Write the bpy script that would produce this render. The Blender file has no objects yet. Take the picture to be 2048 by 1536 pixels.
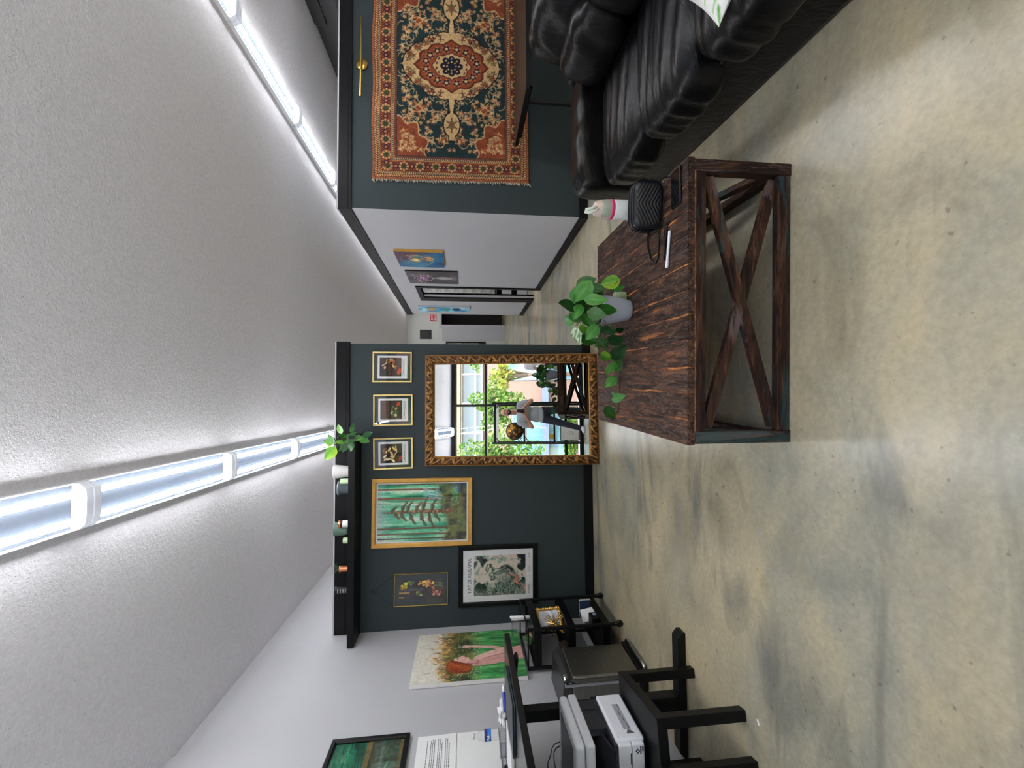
import bpy, bmesh, math, random
import numpy as np
from mathutils import Vector, Matrix, Euler
random.seed(7)
RNG = np.random.default_rng(11)
S = bpy.context.scene
COL = S.collection
PI = math.pi

# ------------------------------------------------------------------ camera
# handheld phone held sideways: the picture's +x runs down the room, its +y runs to the room's right
CAM_H = 1.42
pitch, yaw, roll = 0.111436, 0.0443084, 0.0038298
fwd = Vector((math.sin(yaw)*math.cos(pitch), math.cos(yaw)*math.cos(pitch), -math.sin(pitch)))
rt = Vector((math.cos(yaw), -math.sin(yaw), 0))
dn = fwd.cross(rt)
c_, s_ = math.cos(roll), math.sin(roll)
rt2 = rt*c_ + dn*s_
dn2 = dn*c_ - rt*s_
cam = bpy.data.cameras.new('camera')
cam.sensor_width = 36.0
cam.sensor_fit = 'HORIZONTAL'
cam.lens = 846.23/2048*36
cam.clip_start = 0.02
cam.clip_end = 200
cam_o = bpy.data.objects.new('camera', cam)
m = Matrix.Identity(4)
for i in range(3):
    m[i][0] = dn2[i]; m[i][1] = rt2[i]; m[i][2] = -fwd[i]
m[2][3] = CAM_H
cam_o.matrix_world = m
COL.objects.link(cam_o)
S.camera = cam_o

# ------------------------------------------------------------------ view, world, sun
S.view_settings.view_transform = 'Standard'
S.view_settings.look = 'None'
S.view_settings.exposure = 1.5
S.view_settings.gamma = 1.0
S.view_settings.use_curve_mapping = False
S.cycles.max_bounces = 8
S.cycles.diffuse_bounces = 6
S.cycles.glossy_bounces = 4
S.cycles.transmission_bounces = 4
S.cycles.transparent_max_bounces = 10
S.cycles.caustics_reflective = False
S.cycles.caustics_refractive = False
S.cycles.sample_clamp_indirect = 4.0

W = bpy.data.worlds.new('world')
S.world = W
W.use_nodes = True
nt = W.node_tree
nt.nodes.clear()
wo = nt.nodes.new('ShaderNodeOutputWorld')
bg = nt.nodes.new('ShaderNodeBackground')
sky = nt.nodes.new('ShaderNodeTexSky')
sky.sky_type = 'NISHITA'
sky.sun_disc = False
sky.sun_elevation = math.radians(48)
sky.sun_rotation = math.radians(20)
sky.air_density = 1.0
sky.dust_density = 3.0
bg.inputs['Strength'].default_value = 0.58
nt.links.new(sky.outputs[0], bg.inputs['Color'])
nt.links.new(bg.outputs[0], wo.inputs['Surface'])

sun = bpy.data.lights.new('sun', 'SUN')
sun.energy = 4.0
sun.angle = 0.01
sun.color = (1.0, 0.95, 0.86)
sun_o = bpy.data.objects.new('sun', sun)
sun_o.rotation_euler = Vector((-0.35, -0.75, -1.0)).to_track_quat('-Z', 'Y').to_euler()
sun_o.location = (0, 0, 20)
COL.objects.link(sun_o)

por = bpy.data.lights.new('window_portal', 'AREA')
por.shape = 'RECTANGLE'
por.size = 8.2
por.size_y = 3.3
por.cycles.is_portal = True
por_o = bpy.data.objects.new('window_portal', por)
por_o.location = (1.75, -1.66, 1.7)
por_o.rotation_euler = (math.radians(90), 0, 0)   # shines to +Y, into the room
COL.objects.link(por_o)

# ------------------------------------------------------------------ colour, materials
def lin(v):
    v = v/255.0
    return v/12.92 if v <= 0.04045 else ((v+0.055)/1.055)**2.4
def C3(r, g, b):
    return (lin(r), lin(g), lin(b), 1.0)

class NT:
    """tiny helper around a material's node tree"""
    def __init__(s, name, rough=0.5, metal=0.0, spec=0.5):
        s.m = bpy.data.materials.new(name)
        s.m.use_nodes = True
        s.t = s.m.node_tree
        s.b = s.t.nodes['Principled BSDF']
        s.b.inputs['Roughness'].default_value = rough
        s.b.inputs['Metallic'].default_value = metal
        s.b.inputs['Specular IOR Level'].default_value = spec
        s.co = None
    def n(s, typ, **kw):
        nd = s.t.nodes.new('ShaderNode'+typ)
        for k, v in kw.items():
            if k in nd.inputs.keys():
                nd.inputs[k].default_value = v
            else:
                setattr(nd, k, v)
        return nd
    def l(s, a, b):
        s.t.links.new(a, b)
    def coord(s, scale=(1, 1, 1), rot=(0, 0, 0)):
        tc = s.n('TexCoord')
        mp = s.n('Mapping')
        mp.inputs['Scale'].default_value = scale
        mp.inputs['Rotation'].default_value = rot
        s.l(tc.outputs['Object'], mp.inputs['Vector'])
        return mp.outputs[0]
    def noise(s, vec, scale, detail=4, rough=0.55, dist=0.0):
        nd = s.n('TexNoise')
        nd.inputs['Scale'].default_value = scale
        nd.inputs['Detail'].default_value = detail
        nd.inputs['Roughness'].default_value = rough
        nd.inputs['Distortion'].default_value = dist
        s.l(vec, nd.inputs['Vector'])
        return nd.outputs['Fac']
    def ramp(s, fac, stops):
        r = s.n('ValToRGB')
        e = r.color_ramp.elements
        e[0].position, e[0].color = stops[0]
        e[1].position, e[1].color = stops[-1]
        for p, c in stops[1:-1]:
            k = e.new(p); k.color = c
        s.l(fac, r.inputs['Fac'])
        return r.outputs['Color']
    def mix(s, fac, a, b, mode='MIX'):
        x = s.n('Mix', data_type='RGBA', blend_type=mode)
        if isinstance(fac, float): x.inputs[0].default_value = fac
        else: s.l(fac, x.inputs[0])
        for v, i in ((a, 6), (b, 7)):
            if isinstance(v, tuple): x.inputs[i].default_value = v
            else: s.l(v, x.inputs[i])
        return x.outputs[2]
    def math(s, op, a, b=0.0):
        x = s.n('Math', operation=op)
        for v, i in ((a, 0), (b, 1)):
            if isinstance(v, (int, float)): x.inputs[i].default_value = v
            else: s.l(v, x.inputs[i])
        return x.outputs[0]
    def color(s, c):
        if isinstance(c, tuple): s.b.inputs['Base Color'].default_value = c
        else: s.l(c, s.b.inputs['Base Color'])
    def bump(s, h, strength=0.3, dist=0.01):
        bp = s.n('Bump')
        bp.inputs['Strength'].default_value = strength
        bp.inputs['Distance'].default_value = dist
        s.l(h, bp.inputs['Height'])
        s.l(bp.outputs[0], s.b.inputs['Normal'])

def plain(name, col, rough=0.5, metal=0.0, spec=0.5, var=0.06, scale=6.0, bump=0.0, bscale=60.0, bdist=0.002, coat=0.0):
    """procedural plain surface: base colour with a little noise, optional fine bump"""
    t = NT(name, rough, metal, spec)
    v = t.coord()
    f = t.noise(v, scale, 3)
    lo = tuple(x*(1-var) for x in col[:3])+(1,)
    hi = tuple(min(1, x*(1+var)) for x in col[:3])+(1,)
    t.color(t.ramp(f, [(0.3, lo), (0.7, hi)]))
    if bump:
        t.bump(t.noise(v, bscale, 3), bump, bdist)
    if coat:
        t.b.inputs['Coat Weight'].default_value = coat
        t.b.inputs['Coat Roughness'].default_value = 0.1
    return t.m

def vcol_mat(name, rough=0.6, spec=0.3, bump=0.0, bscale=300.0, bdist=0.001, metal=0.0, coat=0.0):
    t = NT(name, rough, metal, spec)
    a = t.n('VertexColor', layer_name='Col')
    t.color(a.outputs['Color'])
    if bump:
        t.bump(t.noise(t.coord(), bscale, 2), bump, bdist)
    if coat:
        t.b.inputs['Coat Weight'].default_value = coat
    return t.m

def glass_mat(name, tint=(1, 1, 1, 1), ior=1.5, rough=0.0):
    """thin clear sheet: see-through with fresnel reflection"""
    mt = bpy.data.materials.new(name)
    mt.use_nodes = True
    t = mt.node_tree
    t.nodes.clear()
    o = t.nodes.new('ShaderNodeOutputMaterial')
    mx = t.nodes.new('ShaderNodeMixShader')
    tr = t.nodes.new('ShaderNodeBsdfTransparent')
    gl = t.nodes.new('ShaderNodeBsdfGlossy')
    lw = t.nodes.new('ShaderNodeLayerWeight')       # reflectance that is the same from either side
    lw.inputs['Blend'].default_value = 0.5
    pw = t.nodes.new('ShaderNodeMath'); pw.operation = 'POWER'; pw.inputs[1].default_value = 5.0
    fr = t.nodes.new('ShaderNodeMath'); fr.operation = 'MULTIPLY_ADD'
    r0 = ((ior-1)/(ior+1))**2
    fr.inputs[1].default_value = 0.9; fr.inputs[2].default_value = r0*2
    t.links.new(lw.outputs['Facing'], pw.inputs[0]); t.links.new(pw.outputs[0], fr.inputs[0])
    tr.inputs['Color'].default_value = tint
    gl.inputs['Roughness'].default_value = rough
    t.links.new(fr.outputs[0], mx.inputs[0])
    t.links.new(tr.outputs[0], mx.inputs[1])
    t.links.new(gl.outputs[0], mx.inputs[2])
    t.links.new(mx.outputs[0], o.inputs['Surface'])
    return mt

def emit_mat(name, col, strength):
    t = NT(name)
    t.color(col)
    t.b.inputs['Emission Color'].default_value = col
    t.b.inputs['Emission Strength'].default_value = strength
    return t.m

MAT = {}
MAT['white_wall'] = plain('white_wall', C3(178, 178, 183), 0.75, var=0.02, scale=2, bump=0.08, bscale=160, bdist=0.002)
MAT['far_wall'] = plain('far_wall', C3(196, 196, 192), 0.8, var=0.02, scale=2)
MAT['dark_green'] = plain('dark_green_paint', C3(51, 60, 63), 0.6, spec=0.25, var=0.05, scale=1.5, bump=0.06, bscale=140)
MAT['black_trim'] = plain('black_trim_paint', C3(14, 13, 16), 0.5, spec=0.2, var=0.05)
MAT['black_metal'] = plain('black_metal', C3(14, 14, 16), 0.45, spec=0.3, var=0.06)
MAT['black_lam'] = plain('black_laminate', C3(9, 9, 11), 0.42, spec=0.22, var=0.05)
MAT['grey_lam'] = plain('desk_top_laminate', C3(40, 40, 42), 0.25, var=0.05)
MAT['black_plastic'] = plain('black_plastic', C3(12, 12, 14), 0.38, spec=0.35)
MAT['white_plastic'] = plain('white_plastic', C3(226, 228, 236), 0.35, var=0.02)
MAT['grey_plastic'] = plain('grey_plastic', C3(90, 93, 100), 0.4)
MAT['dark_tray'] = plain('dark_tray', C3(44, 46, 54), 0.35)
MAT['paper'] = plain('paper', C3(232, 232, 236), 0.8, var=0.02, scale=10)
MAT['ink'] = plain('ink', C3(30, 30, 32), 0.7)
MAT['grey_ink'] = plain('grey_ink', C3(120, 120, 124), 0.8)
MAT['gold'] = plain('brushed_gold', C3(222, 178, 96), 0.35, metal=0.85, var=0.08, scale=14)
MAT['gold_leaf'] = plain('gold_wood_frame', C3(206, 156, 78), 0.42, metal=0.35, var=0.12, scale=9)
MAT['pale_gold'] = plain('pale_gold_frame', C3(236, 208, 134), 0.38, metal=0.4, var=0.06, scale=12)
MAT['brass'] = plain('brass', C3(214, 176, 92), 0.25, metal=1.0, var=0.05)
MAT['copper'] = plain('copper', C3(226, 140, 104), 0.28, metal=0.9, var=0.05)
MAT['chrome'] = plain('chrome', C3(210, 212, 216), 0.12, metal=1.0, var=0.02)
MAT['soil'] = plain('soil', C3(44, 32, 24), 0.95, var=0.4, scale=60, bump=0.6, bscale=120, bdist=0.006)
MAT['stem'] = plain('plant_stem', C3(84, 110, 48), 0.6, var=0.2)
MAT['leaf'] = vcol_mat('leaf', 0.35, 0.5)
MAT['glass'] = glass_mat('picture_glass')
MAT['window_glass'] = glass_mat('window_glass', (0.93, 0.96, 0.95, 1))
MAT['clear_plastic'] = glass_mat('clear_plastic', (0.95, 0.96, 0.97, 1), 1.30, 0.06)
MAT['vart'] = vcol_mat('painted_canvas', 0.55, 0.3, 0.15, 250)
MAT['print'] = vcol_mat('printed_paper', 0.6, 0.25)

# leather: soft sheen, fine grain
t = NT('black_leather', 0.31, 0, 0.24)
v = t.coord()
t.color(t.ramp(t.noise(v, 5, 3), [(0.3, C3(9, 9, 11)), (0.7, C3(15, 14, 17))]))
vo = t.n('TexVoronoi'); vo.inputs['Scale'].default_value = 240; t.l(v, vo.inputs['Vector'])
wr = t.noise(t.coord((3, 14, 6)), 2.2, 4, 0.6, 0.6)
t.bump(t.math('ADD', t.math('MULTIPLY', vo.outputs['Distance'], 0.02), wr), 0.28, 0.02)
MAT['leather'] = t.m

# polished mottled concrete
t = NT('polished_concrete', 0.25, 0, 0.5)
v = t.coord((1, 1, 1), (0, 0, 0.5))
vs = t.coord((0.55, 1.5, 1), (0, 0, 0.25))
big = t.noise(vs, 0.8, 6, 0.58, 0.4)
mid = t.noise(t.coord((0.8, 1.3, 1), (0, 0, -0.4)), 2.2, 5, 0.58, 0.5)
fine = t.noise(v, 38, 5, 0.7)
base = t.ramp(big, [(0.32, C3(130, 130, 122)), (0.44, C3(168, 162, 140)), (0.54, C3(190, 173, 134)), (0.68, C3(210, 188, 146))])
cool = t.ramp(mid, [(0.32, C3(118, 120, 116)), (0.44, C3(164, 162, 150)), (0.56, C3(188, 181, 160)), (0.68, C3(208, 194, 162))])
mixd = t.mix(0.5, base, cool)
fn = t.ramp(fine, [(0.25, (0.78, 0.78, 0.78, 1)), (0.75, (1.06, 1.06, 1.06, 1))])
col = t.mix(1.0, mixd, fn, 'MULTIPLY')
st = t.noise(t.coord((0.6, 2.0, 1), (0, 0, 0.9)), 1.15, 5, 0.58, 0.9)
stain = t.ramp(st, [(0.57, (0, 0, 0, 1)), (0.67, (1, 1, 1, 1))])
sf = t.n('RGBToBW'); t.l(stain, sf.inputs[0])
col = t.mix(t.math('MULTIPLY', sf.outputs[0], 0.55), col, C3(104, 104, 100))
sp = t.noise(v, 26, 2, 0.5)
spk = t.ramp(sp, [(0.69, (0, 0, 0, 1)), (0.74, (1, 1, 1, 1))])
sb = t.n('RGBToBW'); t.l(spk, sb.inputs[0])
col = t.mix(t.math('MULTIPLY', sb.outputs[0], 0.45), col, C3(88, 84, 80))
t.color(col)
t.bump(t.noise(v, 14, 4), 0.05, 0.004)
MAT['concrete'] = t.m

# sprayed popcorn ceiling with glitter grains
t = NT('popcorn_ceiling', 0.85, 0, 0.3)
v = t.coord()
vo = t.n('TexVoronoi'); vo.inputs['Scale'].default_value = 75; t.l(v, vo.inputs['Vector'])
n1 = t.noise(v, 55, 4, 0.65)
gr = t.ramp(vo.outputs['Distance'], [(0.10, (1, 1, 1, 1)), (0.30, (0, 0, 0, 1))])
gb = t.n('RGBToBW'); t.l(gr, gb.inputs[0])
msk = t.ramp(t.noise(v, 40, 2), [(0.50, (0, 0, 0, 1)), (0.60, (1, 1, 1, 1))])
mb = t.n('RGBToBW'); t.l(msk, mb.inputs[0])
fl = t.math('MULTIPLY', gb.outputs[0], mb.outputs[0])
base = t.ramp(n1, [(0.3, C3(222, 220, 225)), (0.7, C3(238, 236, 241))])
t.color(t.mix(t.math('MULTIPLY', fl, 0.85), base, C3(252, 252, 255)))
t.bump(t.math('ADD', n1, t.math('MULTIPLY', fl, 0.8)), 0.6, 0.008)
MAT['popcorn'] = t.m

# weathered dark wood, orange showing through, teal and pale paint rubs
def wood(name, along, seam=False):
    t = NT(name, 0.6, 0, 0.16)
    sc = {'x': (1.2, 9, 9), 'y': (9, 1.2, 9), 'z': (9, 9, 1.2)}[along]
    v = t.coord(sc)
    g = t.noise(v, 3.0, 6, 0.65, 1.2)
    fine = t.noise(t.coord(tuple(x*3 for x in sc)), 5.0, 4, 0.6)
    col = t.ramp(g, [(0.34, C3(26, 17, 16)), (0.47, C3(52, 35, 28)), (0.56, C3(78, 52, 38)), (0.66, C3(112, 78, 56))])
    col = t.mix(t.math('MULTIPLY', fine, 0.45), col, C3(36, 26, 26))
    wear = t.noise(t.coord(tuple(x*0.45 for x in sc)), 3.2, 5, 0.66, 0.5)
    w1 = t.n('RGBToBW'); t.l(t.ramp(wear, [(0.61 if seam else 0.57, (0, 0, 0, 1)), (0.67 if seam else 0.62, (1, 1, 1, 1))]), w1.inputs[0])
    if seam:
        oi = t.n('ObjectInfo'); rb = t.math('ADD', t.math('MULTIPLY', oi.outputs['Random'], 0.55), 0.70)   # boards differ
        cc = t.n('CombineXYZ'); [t.l(rb, cc.inputs[i]) for i in range(3)]
        col = t.mix(1.0, col, cc.outputs[0], 'MULTIPLY')
        col = t.mix(t.math('MULTIPLY', w1.outputs[0], 0.7), col, C3(168, 104, 50))
        pv = t.noise(t.coord(tuple(x*0.8 for x in sc)), 2.2, 5, 0.6, 3.5)
        w2 = t.n('RGBToBW'); t.l(t.ramp(pv, [(0.47, (0, 0, 0, 1)), (0.50, (1, 1, 1, 1)), (0.53, (0, 0, 0, 1))]), w2.inputs[0])
        col = t.mix(t.math('MULTIPLY', w2.outputs[0], 0.45), col, C3(128, 112, 104))
    else:
        col = t.mix(t.math('MULTIPLY', w1.outputs[0], 0.55), col, C3(118, 104, 104))
        p2 = t.noise(t.coord(tuple(x*0.4+0.1 for x in sc), (0.4, 0.3, 0.2)), 2.6, 5, 0.6, 0.5)
        w2 = t.n('RGBToBW'); t.l(t.ramp(p2, [(0.55, (0, 0, 0, 1)), (0.60, (1, 1, 1, 1))]), w2.inputs[0])
        col = t.mix(t.math('MULTIPLY', w2.outputs[0], 0.6), col, C3(48, 78, 80))
    t.color(col)
    t.bump(g, 0.35, 0.004)
    return t.m
MAT['plank'] = wood('weathered_plank', 'y', True)
MAT['rail_wood'] = wood('weathered_rail', 'x')
MAT['post_wood'] = wood('weathered_post', 'z')
MAT['rail_wood_y'] = wood('weathered_side_rail', 'y')

# brushed steel
t = NT('brushed_steel', 0.34, 1.0, 0.5)
f = t.noise(t.coord((2, 2, 120)), 3, 3)
t.color(t.ramp(f, [(0.3, C3(128, 127, 124)), (0.7, C3(160, 158, 154))]))
t.bump(f, 0.05, 0.002)
MAT['steel'] = t.m

# ------------------------------------------------------------------ mesh helpers
def mesh_obj(name, me, mat, parent=None, smooth=False):
    o = bpy.data.objects.new(name, me)
    COL.objects.link(o)
    for mm in (mat if isinstance(mat, (list, tuple)) else [mat]):
        me.materials.append(mm)
    if smooth:
        me.polygons.foreach_set('use_smooth', [True]*len(me.polygons))
    if parent is not None:
        o.parent = parent
    return o

def obj(name, bm, mat, parent=None, smooth=False, loc=None, rot=None):
    me = bpy.data.meshes.new(name)
    bmesh.ops.recalc_face_normals(bm, faces=bm.faces[:])
    bm.to_mesh(me)
    bm.free()
    o = mesh_obj(name, me, mat, parent, smooth)
    if loc: o.location = loc
    if rot: o.rotation_euler = rot
    return o

def B():
    return bmesh.new()

def box(bm, x0, x1, y0, y1, z0, z1, bev=0.0, seg=2, mi=0):
    vs = [bm.verts.new((x, y, z)) for x in (x0, x1) for y in (y0, y1) for z in (z0, z1)]
    fs = []
    for q in ((0, 1, 3, 2), (4, 6, 7, 5), (0, 4, 5, 1), (2, 3, 7, 6), (0, 2, 6, 4), (1, 5, 7, 3)):
        f = bm.faces.new([vs[i] for i in q]); f.material_index = mi; fs.append(f)
    if bev > 0:
        es = list({e for f in fs for e in f.edges})
        bmesh.ops.bevel(bm, geom=es, offset=bev, segments=seg, profile=0.5, affect='EDGES')
    return vs

def obox(bm, p0, p1, w, h, up=(0, 0, 1), bev=0.0):
    """beam of section w (sideways) x h (along up) from p0 to p1"""
    p0, p1, up = Vector(p0), Vector(p1), Vector(up)
    d = (p1-p0).normalized()
    s = d.cross(up).normalized()
    u = s.cross(d).normalized()
    vs = []
    for p in (p0, p1):
        for a, b in ((-1, -1), (1, -1), (1, 1), (-1, 1)):
            vs.append(bm.verts.new(p + s*(a*w/2) + u*(b*h/2)))
    fs = []
    for q in ((3, 2, 1, 0), (4, 5, 6, 7), (0, 1, 5, 4), (1, 2, 6, 5), (2, 3, 7, 6), (3, 0, 4, 7)):
        fs.append(bm.faces.new([vs[i] for i in q]))
    if bev > 0:
        bmesh.ops.bevel(bm, geom=list({e for f in fs for e in f.edges}), offset=bev, segments=2, profile=0.5, affect='EDGES')

def ring_at(bm, c, r, x, y, n):
    return [bm.verts.new(c + x*(r*math.cos(2*PI*i/n)) + y*(r*math.sin(2*PI*i/n))) for i in range(n)]

def tube(bm, pts, r, n=8, cap=True):
    """round tube through pts; r a number or one per point"""
    pts = [Vector(p) for p in pts]
    rs = r if isinstance(r, (list, tuple)) else [r]*len(pts)
    prev = None; x = None
    for i, p in enumerate(pts):
        d = (pts[min(i+1, len(pts)-1)] - pts[max(i-1, 0)]).normalized()
        if x is None:
            x = d.orthogonal().normalized()
        else:
            x = (x - d*x.dot(d)).normalized()
        y = d.cross(x)
        rg = ring_at(bm, p, rs[i], x, y, n)
        if prev:
            for k in range(n):
                bm.faces.new((prev[k], prev[(k+1) % n], rg[(k+1) % n], rg[k]))
        elif cap:
            bm.faces.new(rg[::-1])
        prev = rg
    if cap:
        bm.faces.new(prev)

def cyl(bm, p0, p1, r, n=16):
    tube(bm, [p0, p1], r, n)

def lathe(bm, prof, n=28, c=(0, 0, 0), axis='z', a0=0.0, a1=2*PI):
    """revolve (radius, height) pairs"""
    full = abs(a1-a0-2*PI) < 1e-6
    cnt = n if full else n+1
    rows = []
    for r, h in prof:
        row = []
        for i in range(cnt):
            a = a0+(a1-a0)*i/n
            u, v = r*math.cos(a), r*math.sin(a)
            p = {'z': (u, v, h), 'y': (u, h, v), 'x': (h, u, v)}[axis]
            row.append(bm.verts.new((c[0]+p[0], c[1]+p[1], c[2]+p[2])))
        rows.append(row)
    for a, b in zip(rows, rows[1:]):
        for i in range(n if full else n):
            j = (i+1) % cnt
            bm.faces.new((a[i], a[j], b[j], b[i]))
    bmesh.ops.remove_doubles(bm, verts=[v for row in rows for v in row], dist=1e-6)

def prism(bm, pts, y0, y1):
    """polygon given in x,z pulled along y"""
    a = [bm.verts.new((p[0], y0, p[1])) for p in pts]
    b = [bm.verts.new((p[0], y1, p[1])) for p in pts]
    bm.faces.new(a); bm.faces.new(b[::-1])
    n = len(pts)
    for i in range(n):
        bm.faces.new((a[i], b[i], b[(i+1) % n], a[(i+1) % n]))

def puff(name, dims, loc, mat, parent, k=5.0, n=22, wr=0.0, wfreq=(6, 30, 6), seed=0, rot=None, bulge=0.0):
    """stuffed rounded box with soft folds"""
    bm = B()
    bmesh.ops.create_cube(bm, size=2)
    bmesh.ops.subdivide_edges(bm, edges=bm.edges[:], cuts=n, use_grid_fill=True)
    r = np.random.default_rng(seed)
    ph = r.uniform(0, 6.28, 8)
    for vt in bm.verts:
        x, y, z = vt.co
        nk = (abs(x)**k+abs(y)**k+abs(z)**k)**(1/k)
        q = Vector((x/nk, y/nk, z/nk))
        nrm = Vector((abs(q.x)**(k-1)*(1 if q.x > 0 else -1), abs(q.y)**(k-1)*(1 if q.y > 0 else -1), abs(q.z)**(k-1)*(1 if q.z > 0 else -1))).normalized()
        p = Vector((q.x*dims[0]/2, q.y*dims[1]/2, q.z*dims[2]/2))
        if bulge:
            p += Vector((0, 0, bulge*(1-q.x**2)*(1-q.y**2)*(1 if q.z > 0 else -0.3)))
        if wr:
            f = 0.0
            for i in range(3):
                f += math.sin(wfreq[0]*p.x*(1+.3*i)+wfreq[1]*p.y*(1+.37*i)+wfreq[2]*p.z*(1+.2*i)+ph[i]+1.6*math.sin(4*p.x+ph[i+3]+3*p.y))/(1+i*.6)
            p += nrm*wr*f*0.5
        vt.co = p
    return obj(name, bm, mat, parent, True, loc, rot)

def set_cols(me, cols):
    a = me.color_attributes.new('Col', 'FLOAT_COLOR', 'POINT')
    c = np.ones((len(me.vertices), 4), np.float32)
    c[:, :3] = cols
    a.data.foreach_set('color', c.ravel())

def grid_mesh(name, Wd, Hd, arr, parent=None, mat=None, y=0.0, disp=None, xz=None):
    """rectangle in local x,z facing -y, one colour per vertex from arr (rows down, sRGB 0..1)"""
    h, w = arr.shape[:2]
    X, Z = np.meshgrid(np.linspace(-Wd/2, Wd/2, w), np.linspace(Hd/2, -Hd/2, h))
    if xz is not None:
        X, Z = xz(X, Z)
    Yv = np.full_like(X, y) if disp is None else y+disp
    co = np.stack([X, Yv, Z], -1).reshape(-1, 3)
    i = np.arange(h*w).reshape(h, w)
    q = np.stack([i[:-1, :-1], i[1:, :-1], i[1:, 1:], i[:-1, 1:]], -1).reshape(-1, 4)
    me = bpy.data.meshes.new(name)
    me.vertices.add(len(co)); me.vertices.foreach_set('co', co.astype(np.float32).ravel())
    me.loops.add(q.size); me.loops.foreach_set('vertex_index', q.astype(np.int32).ravel())
    me.polygons.add(len(q)); me.polygons.foreach_set('loop_start', np.arange(0, q.size, 4, dtype=np.int32))
    me.update(calc_edges=True)
    a = np.clip(arr, 0, 1).reshape(-1, 3)
    lc = np.where(a <= 0.04045, a/12.92, ((a+0.055)/1.055)**2.4)
    set_cols(me, lc)
    o = mesh_obj(name, me, mat or MAT['vart'], parent, True)
    return o

def text(name, s, size, mat, parent, loc, rot=(PI/2, 0, 0), align='CENTER', ext=0.0006, spacing=1.0, sx=1.0):
    cu = bpy.data.curves.new(name, 'FONT')
    cu.body = s; cu.size = size; cu.align_x = align; cu.align_y = 'CENTER'
    cu.extrude = ext; cu.space_character = spacing; cu.resolution_u = 3
    tmp = bpy.data.objects.new('tmp', cu)
    me = bpy.data.meshes.new_from_object(tmp)
    bpy.data.objects.remove(tmp); bpy.data.curves.remove(cu)
    me.materials.clear()
    o = mesh_obj(name, me, mat, parent)
    o.location = loc; o.rotation_euler = rot; o.scale = (sx, 1, 1)
    return o

def thing(name, label, cat, loc=(0, 0, 0), rot=(0, 0, 0), group=None):
    o = bpy.data.objects.new(name, None)
    o.empty_display_size = 0.1
    COL.objects.link(o)
    o.location = loc
    o.rotation_euler = rot if isinstance(rot, (tuple, list)) else (0, 0, rot)
    o['label'] = label; o['category'] = cat
    if group: o['group'] = group
    return o
def tag(o, label, cat, group=None, kind=None):
    o['label'] = label; o['category'] = cat
    if group: o['group'] = group
    if kind: o['kind'] = kind
    return o
def struct(name, bm, mat, parent=None, label=None):
    o = obj(name, bm, mat, parent)
    if parent is None: o['kind'] = 'structure'
    if label: o['label'] = label
    return o
# ------------------------------------------------------------------ room shell
XL, XR, YB, YF, ZC = -2.383, 5.9, -1.75, 15.0, 3.39
YP = 4.67          # face of the two dark partitions
XH0, XH1 = 0.648, 2.128
PH = 2.77          # partitions stop short of the ceiling

bm = B(); box(bm, XL-0.2, XR+0.2, YB-0.1, YF+1.2, -0.12, 0.0); struct('floor', bm, MAT['concrete'])
bm = B(); box(bm, XL-0.2, XR+0.2, YB-0.1, YF+0.2, ZC, ZC+0.12); struct('ceiling', bm, MAT['popcorn'])
bm = B(); box(bm, XL-0.15, XL, 3.19, YF+0.1, 0, ZC); struct('wall_left', bm, MAT['white_wall'])
bm = B(); box(bm, XL-0.15, XL+0.022, YB-0.1, 3.192, 0, ZC); struct('wall_left_front', bm, MAT['white_wall'])
bm = B(); box(bm, XR, XR+0.15, YB-0.1, YF+0.1, 0, ZC); struct('wall_right', bm, MAT['white_wall'])

# far wall with its dark doorway
bm = B()
box(bm, XL, 2.77, YF, YF+0.12, 0, ZC); box(bm, 3.75, XR, YF, YF+0.12, 0, ZC); box(bm, 2.77, 3.75, YF, YF+0.12, 2.22, ZC)
struct('wall_far', bm, MAT['far_wall'])
bm = B(); box(bm, 2.7, 3.8, YF+0.9, YF+1.0, 0, 2.5); box(bm, 2.7, 2.76, YF+0.12, YF+0.9, 0, 2.5); box(bm, 3.76, 3.82, YF+0.12, YF+0.9, 0, 2.5); box(bm, 2.7, 3.82, YF+0.12, YF+1.0, 2.3, 2.4)
struct('wall_far_closet', bm, plain('closet_dark', C3(34, 26, 26), 0.8))
bm = B(); box(bm, 2.66, 2.77, YF-0.02, YF+0.12, 0, 2.3); box(bm, 2.77, 3.75, YF-0.02, YF+0.1, 2.22, 2.3); box(bm, 3.75, 3.84, YF-0.02, YF+0.12, 0, 2.3)
d2 = struct('door_2', bm, MAT['white_wall'])
bm = B(); box(bm, 2.20, 2.66, YF-0.012, YF+0.001, 0, 2.2); d3 = struct('trim_6', bm, MAT['white_wall'])

# left partition (behind mirror and pictures) and right partition (behind the rug)
bm = B(); box(bm, XL, XH0, YP, YP+0.13, 0, PH); struct('wall_middle', bm, MAT['dark_green'])
bm = B(); box(bm, XH1+0.0008, XR, YP-0.001, YP+0.12, 0, PH); struct('wall_right_front', bm, MAT['dark_green'])
# hall wall with its doorway
DY0, DY1, DZ = 7.80, 8.49, 2.22
bm = B()
box(bm, XH1, XH1+0.075, YP, DY0, 0, PH); box(bm, XH1, XH1+0.075, DY1, 10.14, 0, PH); box(bm, XH1, XH1+0.075, DY0, DY1, DZ, PH)
struct('wall_hall', bm, MAT['white_wall'])
bm = B(); box(bm, XH1+0.075, XR, 10.02, 10.14, 0, PH); struct('wall_hall_end', bm, MAT['white_wall'])

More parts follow.
